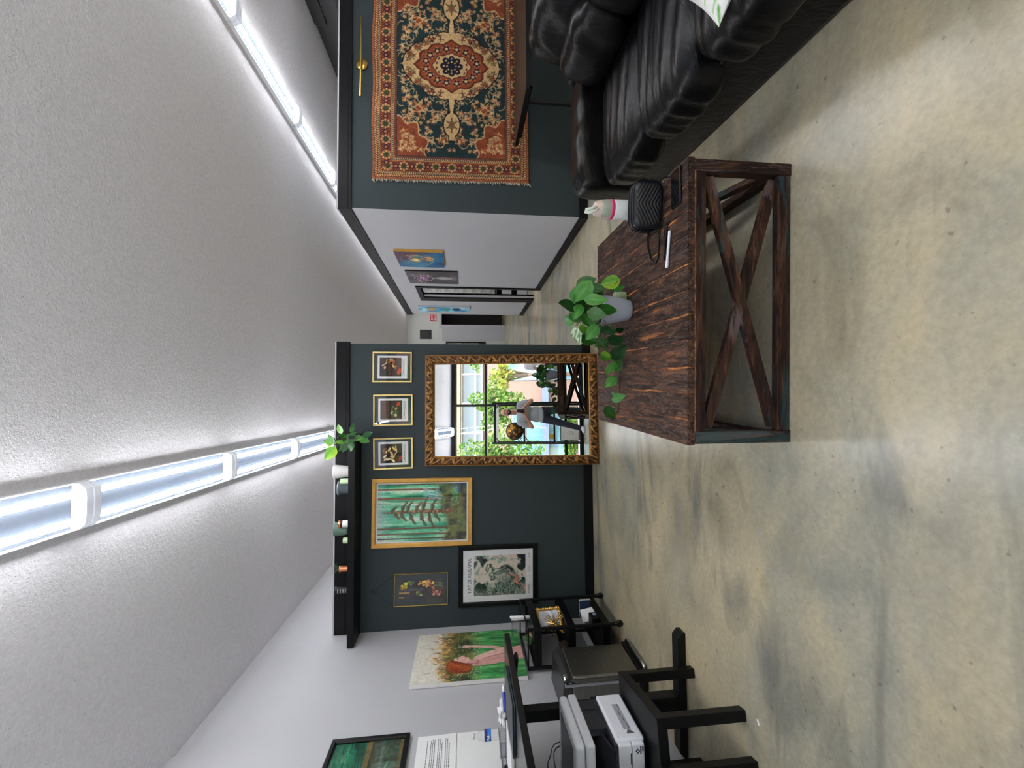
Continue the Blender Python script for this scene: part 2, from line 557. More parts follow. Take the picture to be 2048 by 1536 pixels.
# black top bands, white caps, black baseboards
def band(name, x0, x1, y0, y1, mat='black_trim'):
    bm = B(); box(bm, x0, x1, y0, y1, PH-0.105, PH, 0.003); box(bm, x0+0.002, x1-0.002, y0+0.002, y1-0.002, PH-0.135, PH-0.105)
    return struct(name, bm, MAT[mat])
band('trim_1', XL+0.002, XH0+0.018, YP-0.028, YP+0.02)
bm = B(); box(bm, XL+0.002, XH0+0.018, YP-0.02, YP+0.15, PH, PH+0.016); struct('trim_2', bm, MAT['white_wall'])
band('trim_3', XH1-0.026, XR, YP-0.028, YP+0.02)
bm = B(); box(bm, XH1-0.02, XR, YP-0.02, YP+0.14, PH, PH+0.016); struct('trim_4', bm, MAT['white_wall'])
band('trim_5', XH1-0.026, XH1+0.02, YP+0.02, 10.14)
bm = B(); box(bm, XL+0.002, XH0+0.012, YP-0.016, YP+0.002, 0, 0.10, 0.003); struct('baseboard_middle', bm, MAT['black_trim'])
bm = B(); box(bm, XH1-0.014, XR, YP-0.016, YP+0.002, 0, 0.10, 0.003); struct('baseboard_right', bm, MAT['black_trim'])
bm = B(); box(bm, XH1-0.016, XH1+0.002, YP, DY0-0.1, 0, 0.10, 0.003); box(bm, XH1-0.016, XH1+0.002, DY1+0.29, 10.14, 0, 0.10, 0.003)
struct('baseboard_hall', bm, MAT['black_trim'])

# hall doorway: black casing, white door swung inward, shelves and patterned curtain seen through it
bm = B()
for y0, y1, z0, z1 in ((DY0-0.085, DY0, 0, DZ+0.085), (DY1, DY1+0.28, 0, DZ+0.085), (DY0, DY1, DZ, DZ+0.085)):
    box(bm, XH1-0.02, XH1+0.085, y0, y1, z0, z1, 0.003)
d1 = struct('door_1', bm, MAT['black_trim'])
bm = B(); box(bm, XH1+0.004, XH1+0.048, DY1-0.006, DY1, 0.0, DZ)
struct('door_jamb', bm, MAT['white_wall'], d1)

# storefront glazing behind the photographer
MULL = [-2.36, -1.27, 0.18, 1.63, 3.08, 4.53, 5.86]
bm = B()
for x in MULL: box(bm, x-0.03, x+0.03, YB-0.06, YB+0.06, 0.0, ZC-0.01)
for z0, z1 in ((0, 0.10), (0.40, 0.47), (2.45, 2.51), (ZC-0.12, ZC)):
    box(bm, XL, XR, YB-0.055, YB+0.055, z0, z1)
w1 = struct('window_1', bm, MAT['black_metal'])
bm = B()
for a, b in zip(MULL, MULL[1:]):
    for z0, z1 in ((0.10, 0.40), (0.47, 2.45), (2.51, ZC-0.12)):
        bm.faces.new([bm.verts.new(p) for p in ((a+.03, YB, z0), (b-.03, YB, z0), (b-.03, YB, z1), (a+.03, YB, z1))])
struct('window_pane', bm, MAT['window_glass'], w1)

# outside: pavement, kerb, road
bm = B(); box(bm, -30, 34, -60, YB-0.11, -0.25, -0.06); struct('ground_outside', bm, plain('pavement', C3(226, 222, 212), 0.9, var=0.1, scale=1.2))

# ------------------------------------------------------------------ fluorescent ceiling strips
TUBE = emit_mat('fluorescent_tube', (0.96, 0.975, 1.0, 1), 16.0)
LENS = bpy.data.materials.new('prismatic_lens')   # clear ribbed acrylic: part see-through, part scattering
LENS.use_nodes = True
lt = LENS.node_tree; lt.nodes.clear()
lo_ = lt.nodes.new('ShaderNodeOutputMaterial'); lm = lt.nodes.new('ShaderNodeMixShader'); lm.inputs[0].default_value = 0.015
la = lt.nodes.new('ShaderNodeBsdfTransparent'); lb = lt.nodes.new('ShaderNodeBsdfTranslucent'); lb.inputs['Color'].default_value = (0.93, 0.95, 0.97, 1)
lt.links.new(la.outputs[0], lm.inputs[1]); lt.links.new(lb.outputs[0], lm.inputs[2]); lt.links.new(lm.outputs[0], lo_.inputs['Surface'])
CAPM = bpy.data.materials.new('milky_cap')       # milky plastic that glows with the tubes behind it
CAPM.use_nodes = True
lt = CAPM.node_tree; lt.nodes.clear()
lo_ = lt.nodes.new('ShaderNodeOutputMaterial'); lm = lt.nodes.new('ShaderNodeMixShader'); lm.inputs[0].default_value = 0.35
la = lt.nodes.new('ShaderNodeBsdfDiffuse'); la.inputs['Color'].default_value = (0.8, 0.8, 0.82, 1); lb = lt.nodes.new('ShaderNodeBsdfTranslucent'); lb.inputs['Color'].default_value = (0.85, 0.87, 0.9, 1)
lt.links.new(la.outputs[0], lm.inputs[1]); lt.links.new(lb.outputs[0], lm.inputs[2]); lt.links.new(lm.outputs[0], lo_.inputs['Surface'])
FIXPAN = plain('darkened_pan', C3(46, 52, 60), 1.0, spec=0.0, var=0.02)  # pan colour darkened so the lit channel between the tubes renders grey
FIXW = plain('fixture_white', C3(236, 238, 242), 0.45, var=0.02)

def strip_light(x, y0, y1, label, group):
    o = thing('ceiling_light', label, 'light', (x, (y0+y1)/2, ZC), 0, group)
    L = (y1-y0)/2-0.004
    bm = B(); box(bm, -0.115, 0.115, -L, L, -0.022, 0); box(bm, -0.118, -0.112, -L, L, -0.038, 0); box(bm, 0.112, 0.118, -L, L, -0.038, 0); obj('housing', bm, FIXW, o)
    bm = B(); box(bm, -0.110, 0.110, -L+0.02, L-0.02, -0.026, -0.0225); obj('darkened_pan', bm, FIXPAN, o)
    # wrap lens: shallow trough
    prof = [(-0.112, -0.022), (-0.108, -0.058), (-0.085, -0.086), (-0.04, -0.092), (0.04, -0.092), (0.085, -0.086), (0.108, -0.058), (0.112, -0.022)]
    bm = B()
    rows = [[bm.verts.new((px, yy, pz)) for px, pz in prof] for yy in (-L+0.035, L-0.035)]
    for i in range(len(prof)-1):
        bm.faces.new((rows[0][i], rows[0][i+1], rows[1][i+1], rows[1][i]))
    obj('lens', bm, LENS, o, True)
    for s in (-1, 1):
        bm = B()
        a, b = sorted((s*(L-0.04), s*L))
        prism(bm, [(px*1.05, pz*1.05+0.001) for px, pz in prof], a, b)
        obj('end_cap', bm, CAPM, o)
    for s in (-1, 1):
        bm = B(); cyl(bm, (s*0.066, -L+0.045, -0.056), (s*0.066, L-0.045, -0.056), 0.0165, 12)
        obj('fluorescent_tube', bm, TUBE, o, True)
JL = [-1.63, -0.28, 1.06, 2.40, 3.73, 5.08, 6.42, 7.76, 9.10, 10.44, 11.78, 13.12]  # strips well past the partition are unseen, added to light the hall
ORD = ['first', 'second', 'third', 'fourth', 'fifth', 'sixth', 'seventh', 'eighth', 'ninth', 'tenth', 'eleventh']
for i, (a, b) in enumerate(zip(JL, JL[1:])):
    strip_light(-0.50, a, b, f'white fluorescent strip light, {ORD[i]} from the window, in the ceiling row above the mirror, extended unseen past the partition', 'fluorescent strips above the mirror')
JR = [-1.70, -0.36, 0.98, 2.32, 3.65, 5.0, 6.35, 7.7, 9.05, 10.39, 11.73, 13.07, 14.41]  # far strips behind the rug partition are unseen, added to brighten the far end
ORD = ['first', 'second', 'third', 'fourth', 'fifth', 'sixth', 'seventh', 'eighth', 'ninth', 'tenth', 'eleventh', 'twelfth']
for i, (a, b) in enumerate(zip(JR, JR[1:])):
    strip_light(3.33, a, b, f'white fluorescent strip light, {ORD[i]} from the window, in the ceiling row over the sofa, extended unseen past the partition', 'fluorescent strips over the sofa')

# black duct box with a grille, seen over the top of the right partition
o = thing('air_duct', 'black boxed ceiling duct with a slatted grille beyond the rug partition', 'duct', (5.07, 6.4, ZC))
bm = B(); box(bm, 0.03, 0.80, -1.55, 1.9, -0.36, -0.004, 0.006); obj('duct_body', bm, MAT['black_metal'], o)
bm = B(); box(bm, -0.02, 0.5, -1.85, -0.72, -0.16, -0.004, 0.004); obj('grille_box', bm, MAT['black_plastic'], o)
bm = B()
for i in range(14):
    y = -1.78+i*0.07
    box(bm, 0.02, 0.4, y, y+0.035, -0.172, -0.158)
obj('grille_slats', bm, plain('grille_slats', C3(74, 66, 62), 0.5), o)

# ------------------------------------------------------------------ painting kit
def vnoise(x, y, seed=0):
    xi, yi = np.floor(x).astype(np.int64), np.floor(y).astype(np.int64)
    fx, fy = x-xi, y-yi
    fx, fy = fx*fx*(3-2*fx), fy*fy*(3-2*fy)
    def hsh(a, b):
        h = (a*374761393 + b*668265263 + seed*974634777) & 0xffffffff
        h = ((h ^ (h >> 13))*1274126177) & 0xffffffff
        return ((h ^ (h >> 16)) & 0xffff)/65535.0
    return (hsh(xi, yi)*(1-fx)+hsh(xi+1, yi)*fx)*(1-fy)+(hsh(xi, yi+1)*(1-fx)+hsh(xi+1, yi+1)*fx)*fy
def fbm(x, y, seed=0, o=4):
    s = 0; a = 0.5; tot = 0
    for i in range(o):
        s = s+a*vnoise(x, y, seed+i*17); tot += a; a *= 0.5; x = x*2.03; y = y*2.03
    return s/tot

class Cv:
    """little painter: x runs 0..asp to the right, y 0..1 down; colours are 0..255"""
    def __init__(s, w, h, col):
        s.asp = w/h
        s.X, s.Y = np.meshgrid((np.arange(w)+.5)/h, (np.arange(h)+.5)/h)
        s.c = np.empty((h, w, 3)); s.c[:] = np.array(col)/255.0
    def put(s, m, col):
        col = np.asarray(col, float)/255.0
        s.c = s.c*(1-m[..., None]) + col*m[..., None]
        return s
    def ell(s, cx, cy, rx, ry, col, ang=0.0, soft=0.15, a=1.0):
        dx, dy = s.X-cx, s.Y-cy
        ca, sa = math.cos(ang), math.sin(ang)
        u, v = (dx*ca+dy*sa)/rx, (-dx*sa+dy*ca)/ry
        d = np.sqrt(u*u+v*v)
        return s.put(np.clip((1-d)/soft+0.5, 0, 1)*a, col)
    def line(s, pts, w, col, a=1.0, w1=None):
        w1 = w if w1 is None else w1
        n = len(pts)-1
        x0, x1 = min(p[0] for p in pts)-w*2, max(p[0] for p in pts)+w*2
        y0, y1 = min(p[1] for p in pts)-w*2, max(p[1] for p in pts)+w*2
        H, Wd = s.X.shape
        i0, i1 = max(0, int(y0*H)), min(H, int(y1*H)+2); j0, j1 = max(0, int(x0*H)), min(Wd, int(x1*H)+2)
        if i1 <= i0 or j1 <= j0: return s
        X, Y = s.X[i0:i1, j0:j1], s.Y[i0:i1, j0:j1]
        m = np.zeros_like(X)
        px = 0.7/H
        for k in range(n):
            (ax, ay), (bx, by) = pts[k], pts[k+1]
            dx, dy = bx-ax, by-ay
            tt = np.clip(((X-ax)*dx+(Y-ay)*dy)/(dx*dx+dy*dy+1e-12), 0, 1)
            d = np.hypot(X-ax-tt*dx, Y-ay-tt*dy)
            ww = w+(w1-w)*(k+tt)/n
            m = np.maximum(m, np.clip((ww/2-d)/px*0.5+0.5, 0, 1))
        m *= a
        s.c[i0:i1, j0:j1] = s.c[i0:i1, j0:j1]*(1-m[..., None]) + (np.asarray(col, float)/255)*m[..., None]
        return s
    def poly(s, pts, col, a=1.0):
        m = np.zeros_like(s.X, bool)
        j = len(pts)-1
        for i in range(len(pts)):
            (xi, yi), (xj, yj) = pts[i], pts[j]
            if yi != yj:
                m ^= ((yi > s.Y) != (yj > s.Y)) & (s.X < (xj-xi)*(s.Y-yi)/(yj-yi)+xi)
            j = i
        return s.put(m.astype(float)*a, col)
    def rect(s, x0, y0, x1, y1, col, a=1.0):
        return s.put(((s.X >= x0) & (s.X <= x1) & (s.Y >= y0) & (s.Y <= y1)).astype(float)*a, col)
    def rough(s, amt=0.08, sx=30, sy=30, seed=1):
        s.c = np.clip(s.c*(1+amt*2*(fbm(s.X*sx, s.Y*sy, seed, 3)-.5)[..., None]), 0, 1); return s
    def field(s, f, stops):
        """colour by scalar field"""
        xs = [p for p, _ in stops]
        s.c = np.stack([np.interp(f, xs, [c[i]/255 for _, c in stops]) for i in range(3)], -1); return s

def ring_frame(name, Wd, Hd, w, d, mat, parent, lip=0.006, y0=0.0):
    """mitred picture frame: outer size Wd x Hd, bar width w, depth d; back at y0, front toward -y"""
    bm = B()
    def loop(hw, hh, y):
        return [bm.verts.new((sx*hw, y, sz*hh)) for sx, sz in ((-1, -1), (1, -1), (1, 1), (-1, 1))]
    L = [loop(Wd/2, Hd/2, y0), loop(Wd/2, Hd/2, y0-d*0.8), loop(Wd/2-w*0.15, Hd/2-w*0.15, y0-d), loop(Wd/2-w*0.75, Hd/2-w*0.75, y0-d*0.95), loop(Wd/2-w, Hd/2-w, y0-d*0.65), loop(Wd/2-w, Hd/2-w, y0)]
    for a, b in zip(L, L[1:]+L[:1]):
        for i in range(4):
            j = (i+1) % 4
            bm.faces.new((a[i], a[j], b[j], b[i]))
    return obj(name, bm, mat, parent)
def pane(name, Wd, Hd, y, parent, mat='glass'):
    bm = B(); bm.faces.new([bm.verts.new(p) for p in ((-Wd/2, y, -Hd/2), (Wd/2, y, -Hd/2), (Wd/2, y, Hd/2), (-Wd/2, y, Hd/2))])
    return obj(name, bm, MAT[mat], parent)
def board(name, Wd, Hd, y0, y1, mat, parent):
    bm = B(); box(bm, -Wd/2, Wd/2, y0, y1, -Hd/2, Hd/2); return obj(name, bm, mat, parent)
# ------------------------------------------------------------------ pictures on the left partition
def dim_scene(seed, kind):
    """dark, candle-lit looking stand-in picture"""
    c = Cv(96, 108, (38, 28, 24))
    c.field(fbm(c.X*3, c.Y*3, seed), [(0.2, (24, 18, 18)), (0.8, (62, 44, 34))])
    r = random.Random(seed)
    if kind == 0:
        c.rect(0, .38, .9, .5, (98, 72, 52), .7)
        for i in range(7): c.ell(.62+.2*r.uniform(-1, 1), .6+.25*r.uniform(-1, 1), .10, .05, r.choice([(206, 160, 96), (228, 196, 150), (150, 92, 52)]), r.uniform(0, 3))
        c.ell(.25, .9, .16, .09, (176, 48, 34), .4); c.ell(.42, .24, .07, .05, (214, 176, 140), .3); c.ell(.2, .3, .05, .12, (40, 36, 40))
        c.line([(.5, .12), (.62, .3), (.8, .34)], .05, (222, 190, 150))
    elif kind == 1:
        c.rect(0, .06, .9, .42, (112, 80, 60), .65)
        for i in range(9): c.ell(.45+.24*r.uniform(-1, 1), .66+.16*r.uniform(-1, 1), .08, .05, r.choice([(222, 190, 120), (196, 150, 88), (70, 96, 62), (234, 214, 180)]), r.uniform(0, 3))
        c.ell(.72, .82, .12, .07, (184, 40, 32), .8); c.ell(.2, .7, .07, .06, (206, 180, 160))
        c.rect(.1, .1, .14, .4, (60, 42, 34), .6); c.rect(.52, .1, .56, .4, (60, 42, 34), .6)
    else:
        for i in range(12): c.ell(.38+.26*r.uniform(-1, 1), .38+.26*r.uniform(-1, 1), .11, .05, r.choice([(226, 190, 128), (236, 214, 176), (186, 132, 70), (120, 78, 44)]), r.uniform(0, 3))
        c.line([(.3, .6), (.5, .74), (.78, .7)], .05, (224, 190, 140)); c.ell(.2, .9, .14, .07, (176, 44, 36), .5)
        c.ell(.66, .62, .13, .05, (232, 196, 92), -.7)
    return c.rough(.25, 22, 22, seed).c

PRN = [(0.394, 0.329, 2.192, 'nearest the hall opening', 0), (-0.068, 0.333, 2.183, 'middle one of its row of three', 1), (-0.530, 0.332, 2.180, 'nearest the forest painting', 2)]
for px, w, pz, where, k in PRN:
    o = thing('framed_print', f'small gold framed CARAVAGGIO print above the mirror, {where}', 'picture', (px, YP-0.004, pz), (0, math.radians(-0.5*k+0.3), 0), 'gold framed prints above the mirror')
    ring_frame('frame', w, 0.413, 0.016, 0.022, MAT['pale_gold'], o)
    pane('glass', w-0.03, 0.385, -0.014, o)
    board('print_sheet', 0.246, 0.312, -0.006, -0.003, MAT['paper'], o)
    g = grid_mesh('artwork', 0.203, 0.228, dim_scene(3+k, k), o, MAT['print'], -0.007); g.location = (0, 0, 0.020)
    text('lettering', 'CARAVAGGIO', 0.031, MAT['ink'], o, (0, -0.007, -0.118), ext=0.0003, spacing=1.0, sx=0.95)

# forest painting in the wide gold frame
def forest():
    c = Cv(190, 290, (150, 206, 176))
    A = c.asp
    n = fbm(c.X*26, c.Y*2.2, 5)
    c.field(n+0.12*fbm(c.X*7, c.Y*7, 9), [(0.25, (14, 96, 74)), (0.42, (34, 152, 112)), (0.55, (96, 196, 150)), (0.68, (170, 220, 186)), (0.85, (214, 224, 214))])
    top = np.clip(1-c.Y*5-np.abs(c.X-A*.42)*1.6, 0, 1); c.put(top*.8, (216, 220, 222))
    r = random.Random(4)
    for x, w, col in ((.74, .028, (126, 78, 40)), (.90, .02, (98, 60, 38)), (.99, .012, (96, 70, 50)), (.22, .02, (104, 64, 36)), (.13, .016, (110, 72, 42)), (.05, .014, (70, 52, 40)), (.66, .006, (150, 104, 60))):
        x *= A; c.line([(x, 0), (x+r.uniform(-.005, .005), .45), (x+r.uniform(-.01, .01), .84)], w, col, .95)
    g = np.clip((c.Y-.66-.06*np.sin(c.X*9)-.05*fbm(c.X*10, c.Y*10, 3))*14, 0, 1)
    gc = Cv(190, 290, (0, 0, 0)).field(fbm(c.X*14, c.Y*14, 21), [(0.2, (22, 26, 20)), (0.45, (66, 70, 30)), (0.65, (120, 118, 48)), (0.85, (60, 110, 60))]).c
    c.c = c.c*(1-g[..., None])+gc*g[..., None]
    for i in range(60):
        x, y = r.uniform(.72, .95)*A, r.uniform(.50, .66)
        c.line([(x, y), (x-.01, y+r.uniform(.02, .09))], .008, r.choice([(176, 206, 214), (120, 160, 176), (220, 232, 236)]), .6)
    for i in range(70):
        a = r.uniform(-2.9, -.2); L = r.uniform(.05, .10)
        c.line([(.80*A, .90), (.80*A+L*math.cos(a), .90+L*math.sin(a)*.9)], .006, r.choice([(96, 186, 84), (150, 214, 110), (46, 120, 60)]))
    for i in range(90):
        x, y = r.uniform(.03, .8)*A, r.uniform(.72, .98)
        c.line([(x, y), (x+r.uniform(-.03, .03), y-r.uniform(.01, .05))], .006, r.choice([(150, 150, 60), (40, 50, 26), (96, 100, 44), (176, 164, 90)]), .8)
    tx = .50*A
    c.line([(tx, .07), (tx+.01, .40), (tx+.012, .80)], .012, (120, 76, 46), 1, .05)
    for i in range(150):
        y = .10+.68*r.random()**.9; x = tx+r.uniform(-.02, .025)*(.5+y)
        c.line([(x, y), (x+r.uniform(-.015, .015), y+.02)], .007, r.choice([(204, 134, 78), (84, 54, 36), (226, 160, 90), (60, 70, 40)]))
    for k, (y, s, L) in enumerate([(.16, 1, .07), (.19, -1, .07), (.26, -1, .09), (.27, 1, .12), (.33, 1, .13), (.36, -1, .13), (.43, 1, .12), (.48, -1, .15), (.50, 1, .17), (.57, -1, .17), (.60, 1, .15), (.64, -1, .10)]):
        for q in range(9):      # clumps of needles hanging off each bough
            u = .25+.75*q/8; c.ell(tx+s*L*u, y+.004+.045*u*u+r.uniform(-.004, .010), .030*(1.15-u*.7), .014*(1.2-u*.6), r.choice([(70, 74, 40), (104, 92, 52), (52, 60, 34), (130, 112, 64)]), s*(.35+.5*u), .5)
        for q in range(3):
            x1 = tx+s*L*(.8+.1*q); y1 = y+.045+.012*q
            c.line([(tx, y), (tx+s*L*.55, y-.005+.01*q), (x1, y1)], .020, [(86, 80, 44), (120, 104, 60), (60, 62, 36)][q], .95, .006)
    return c.rough(.14, 60, 60, 8).c
o = thing('forest_painting', 'large gold framed painting of a tall conifer in a green forest', 'painting', (-1.161, YP-0.004, 1.872), (0, math.radians(0.5), 0))
ring_frame('frame', 0.722, 1.056, 0.046, 0.034, MAT['gold_leaf'], o)
board('backing', 0.64, 0.97, -0.008, -0.002, MAT['paper'], o)
grid_mesh('artwork', 0.604, 0.936, forest(), o, MAT['vart'], -0.010)
pane('glass', 0.632, 0.966, -0.020, o)

# small brass-edged glass frame on a chain
def dusk():
    c = Cv(110, 190, (44, 44, 50)); r = random.Random(9)
    c.field(fbm(c.X*5, c.Y*5, 2), [(0.3, (34, 34, 40)), (0.8, (70, 66, 66))])
    c.rect(.24, 0, .30, .55, (96, 92, 90), .7)
    c.rect(.16, .0, .21, .24, (196, 150, 96), .9); c.rect(.03, .0, .07, .12, (206, 160, 110), .8)
    for i in range(16): c.ell(r.uniform(.32, .48), r.uniform(.0, .18), .04, .03, r.choice([(226, 204, 70), (190, 168, 50), (120, 110, 50)]))
    for i in range(26): c.ell(r.uniform(.32, .52), r.uniform(.46, .78), .05, .028, r.choice([(214, 156, 84), (232, 200, 90), (120, 60, 44), (226, 190, 150), (90, 50, 44)]), r.uniform(0, 3))
    for i in range(14): c.ell(r.uniform(.10, .22), r.uniform(.40, .50), .03, .03, r.choice([(120, 140, 80), (170, 180, 110), (80, 96, 60)]))
    for i in range(10): c.ell(r.uniform(.42, .54), r.uniform(.22, .32), .03, .03, r.choice([(110, 130, 70), (70, 84, 56)]))
    for i in range(14): c.ell(r.uniform(.10, .30), r.uniform(.78, .98), .04, .03, r.choice([(176, 90, 84), (120, 60, 60), (206, 140, 130)]))
    for i in range(20):
        x = r.uniform(.34, .56); c.line([(x, .98), (x+.03, r.uniform(.78, .9))], .008, (104, 124, 96))
    return c.rough(.2, 30, 30, 3).c
o = thing('hanging_picture', 'small dusky picture between panes in a thin brass frame on a chain', 'picture', (-1.971, YP-0.004, 1.887), (0, math.radians(0.8), 0))
ring_frame('frame', 0.338, 0.560, 0.006, 0.012, MAT['gold'], o)
pane('glass', 0.33, 0.552, -0.009, o)
board('backing', 0.20, 0.46, -0.004, -0.002, MAT['ink'], o)
g = grid_mesh('artwork', 0.20, 0.46, dusk(), o, MAT['print'], -0.0045); g.location = (0.005, 0, 0)
bm = B()
for s in (-1, 1): tube(bm, [(s*0.165, -0.006, 0.277), (0, -0.010, 0.492)], 0.0014, 5)
tube(bm, [(0.012*math.cos(a), -0.010, 0.497+0.012*math.sin(a)) for a in [i*PI/6 for i in range(13)]], 0.0016, 5, False)
obj('chain', bm, MAT['black_metal'], o)

# exhibition poster
def marbled():
    c = Cv(230, 280, (214, 196, 180))
    wx = c.X+.55*fbm(c.X*3.2, c.Y*3.2, 31)+.12*fbm(c.X*9, c.Y*9, 33)
    wy = c.Y+.55*fbm(c.X*3.0, c.Y*3.0, 37)+.10*fbm(c.X*9, c.Y*9, 39)
    f = fbm(wx*4.2, wy*4.2, 47, 3)+.10*(c.X-.4)-.06*(c.Y-.5)
    band = f*7.0
    fr = band-np.floor(band)
    lvl = f+.03*np.sin(fr*2*PI)
    c.field(lvl, [(0.24, (26, 34, 34)), (0.36, (34, 46, 44)), (0.38, (206, 206, 190)), (0.40, (66, 90, 80)), (0.43, (118, 146, 130)), (0.45, (40, 54, 50)), (0.47, (176, 196, 178)), (0.50, (222, 206, 190)), (0.58, (228, 210, 196)), (0.60, (190, 200, 184)), (0.615, (228, 210, 196)), (0.66, (120, 150, 136)), (0.69, (40, 56, 52)), (0.75, (30, 40, 40))])
    fine = fbm(c.X*16+3*f, c.Y*16, 51, 2)
    low = np.clip((fbm(c.X*2, c.Y*2+5, 61)-.48)*8, 0, 1)*np.clip((c.asp*.55-c.X)*4+.3, 0, 1)
    mv = Cv(230, 280, (0, 0, 0)).field((fine*5) % 1, [(0, (40, 54, 50)), (.3, (120, 146, 130)), (.6, (190, 200, 184)), (.8, (52, 70, 64)), (1, (40, 54, 50))]).c
    c.c = c.c*(1-low[..., None]*.85)+mv*low[..., None]*.85
    d = np.abs(c.Y-.75+.9*(c.X-.38)+.06*np.sin(c.X*30)) 
    pk = np.clip((.05-d)*40, 0, 1)*np.clip((fbm(c.X*6, c.Y*6, 71)-.38)*9, 0, 1)*np.clip((.52-c.X)*8, 0, 1)
    c.put(pk, (212, 140, 112))
    return c.rough(.05, 60, 60, 2).c
o = thing('exhibition_poster', 'black framed white poster lettered YAYOI KUSAMA with marbled green art', 'poster', (-1.862, YP-0.004, 1.067), (0, math.radians(0.5), 0))
ring_frame('frame', 0.646, 0.856, 0.050, 0.024, MAT['black_lam'], o)
board('print_sheet', 0.555, 0.775, -0.010, -0.002, MAT['paper'], o)
g = grid_mesh('artwork', 0.424, 0.560, marbled(), o, MAT['print'], -0.0105); g.location = (0, 0, -0.018)
text('lettering', 'YAYOI KUSAMA', 0.056, MAT['ink'], o, (0, -0.0105, 0.306), ext=0.0003, sx=0.93)
text('lettering', '草間彌生', 0.026, MAT['grey_ink'], o, (-0.16, -0.0105, -0.338), ext=0.0003)
text('lettering', '日本', 0.026, MAT['grey_ink'], o, (0.20, -0.0105, -0.338), ext=0.0003)
bm = B(); box(bm, 0.02, 0.09, -0.0112, -0.0102, -0.339, -0.336); obj('caption_line', bm, MAT['grey_ink'], o)
pane('glass', 0.552, 0.762, -0.016, o)

# ------------------------------------------------------------------ big leaning mirror
MW, MH, FW = 1.186, 1.858, 0.100
mir = thing('leaning_mirror', 'tall leaning mirror in an ornate antique gold frame standing on the floor', 'mirror', (-0.069, 4.400, 0.0), (math.radians(-7.2), 0, math.radians(1.1)))
def relief_side(L, flip, seed):
    """ornate bar: s along 0..L, t across 0..FW; returns verts (s,t,h) grids and colours"""
    ns, ntt = int(L/0.005), 24
    s_, t_ = np.meshgrid(np.linspace(0, L, ns), np.linspace(0, FW, ntt))
    u = t_/FW
    body = 0.030*np.sqrt(np.clip(1-((u-.55)/.6)**2, 0, 1))
    ph = s_/0.060
    k = np.where(np.floor(ph) % 2 == 0, 1, -1)
    fr = ph-np.floor(ph)
    leafy = np.abs(np.sin(PI*(fr*1.0+k*(u-.5)*1.1)))**1.4
    vein = 0.5+0.5*np.sin(2*PI*(s_/0.013+k*u*3.2+1.2*np.sin(4*u*PI)))
    scroll = fbm(s_*70+k*u*3, u*7+k*2, seed, 3)
    win = np.clip(np.minimum((u-.10)/.10, (.90-u)/.08), 0, 1)
    h = win*(0.011*leafy*(.45+.55*vein)+0.012*(scroll-.4))
    hh = body+h
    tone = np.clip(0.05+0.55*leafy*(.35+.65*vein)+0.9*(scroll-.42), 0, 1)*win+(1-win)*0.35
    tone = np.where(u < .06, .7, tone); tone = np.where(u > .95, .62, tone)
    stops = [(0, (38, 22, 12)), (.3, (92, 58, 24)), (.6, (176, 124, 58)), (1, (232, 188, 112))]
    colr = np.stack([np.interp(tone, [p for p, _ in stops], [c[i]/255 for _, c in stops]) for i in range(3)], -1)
    return s_, t_, hh, colr
GOLDV = vcol_mat('antique_gold', 0.42, 0.5, metal=0.45)
fr_o = None
VV, FF, CC = [], [], []
off = 0
for side in range(4):
    L = MW if side % 2 == 0 else MH
    s_, t_, hh, colr = relief_side(L, side, 5+side)
    # mitre: shrink s range with t
    sm = t_ + (s_/L)*(L-2*t_)
    if side == 0: X, Z = sm-MW/2, t_
    elif side == 1: X, Z = MW/2-t_, sm
    elif side == 2: X, Z = MW/2-sm, MH-t_
    else: X, Z = -MW/2+t_, MH-sm
    Y = 0.016-hh
    h, w = X.shape
    VV.append(np.stack([X, Y, Z], -1).reshape(-1, 3))
    i = np.arange(h*w).reshape(h, w)+off
    FF.append(np.stack([i[:-1, :-1], i[:-1, 1:], i[1:, 1:], i[1:, :-1]], -1).reshape(-1, 4))
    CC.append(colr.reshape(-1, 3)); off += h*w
VV, FF, CC = np.concatenate(VV), np.concatenate(FF), np.concatenate(CC)
me = bpy.data.meshes.new('ornate_frame')
me.vertices.add(len(VV)); me.vertices.foreach_set('co', VV.astype(np.float32).ravel())
me.loops.add(FF.size); me.loops.foreach_set('vertex_index', FF.astype(np.int32).ravel())
me.polygons.add(len(FF)); me.polygons.foreach_set('loop_start', np.arange(0, FF.size, 4, dtype=np.int32))
me.update(calc_edges=True)
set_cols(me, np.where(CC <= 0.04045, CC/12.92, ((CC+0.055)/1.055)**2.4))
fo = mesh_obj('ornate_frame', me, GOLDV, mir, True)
ring_frame('frame_sides', MW, MH, FW-0.004, 0.012, MAT['gold_leaf'], mir, y0=0.028)
bm = B(); box(bm, -MW/2+0.02, MW/2-0.02, 0.026, 0.034, 0.02, MH-0.02); obj('backing_board', bm, plain('hardboard', C3(96, 70, 48), 0.8), mir)
t = NT('mirror_silver', 0.0, 1.0); t.color((0.94, 0.95, 0.95, 1))
iw, ih = MW-2*FW+0.01, MH-2*FW+0.01
bm = B(); bm.faces.new([bm.verts.new(p) for p in ((-iw/2, 0.012, MH/2-ih/2), (iw/2, 0.012, MH/2-ih/2), (iw/2, 0.012, MH/2+ih/2), (-iw/2, 0.012, MH/2+ih/2))])
obj('mirror_glass', bm, t.m, mir)
for o in mir.children:
    if o.name.startswith('frame_sides'): o.location = (0, 0, MH/2)

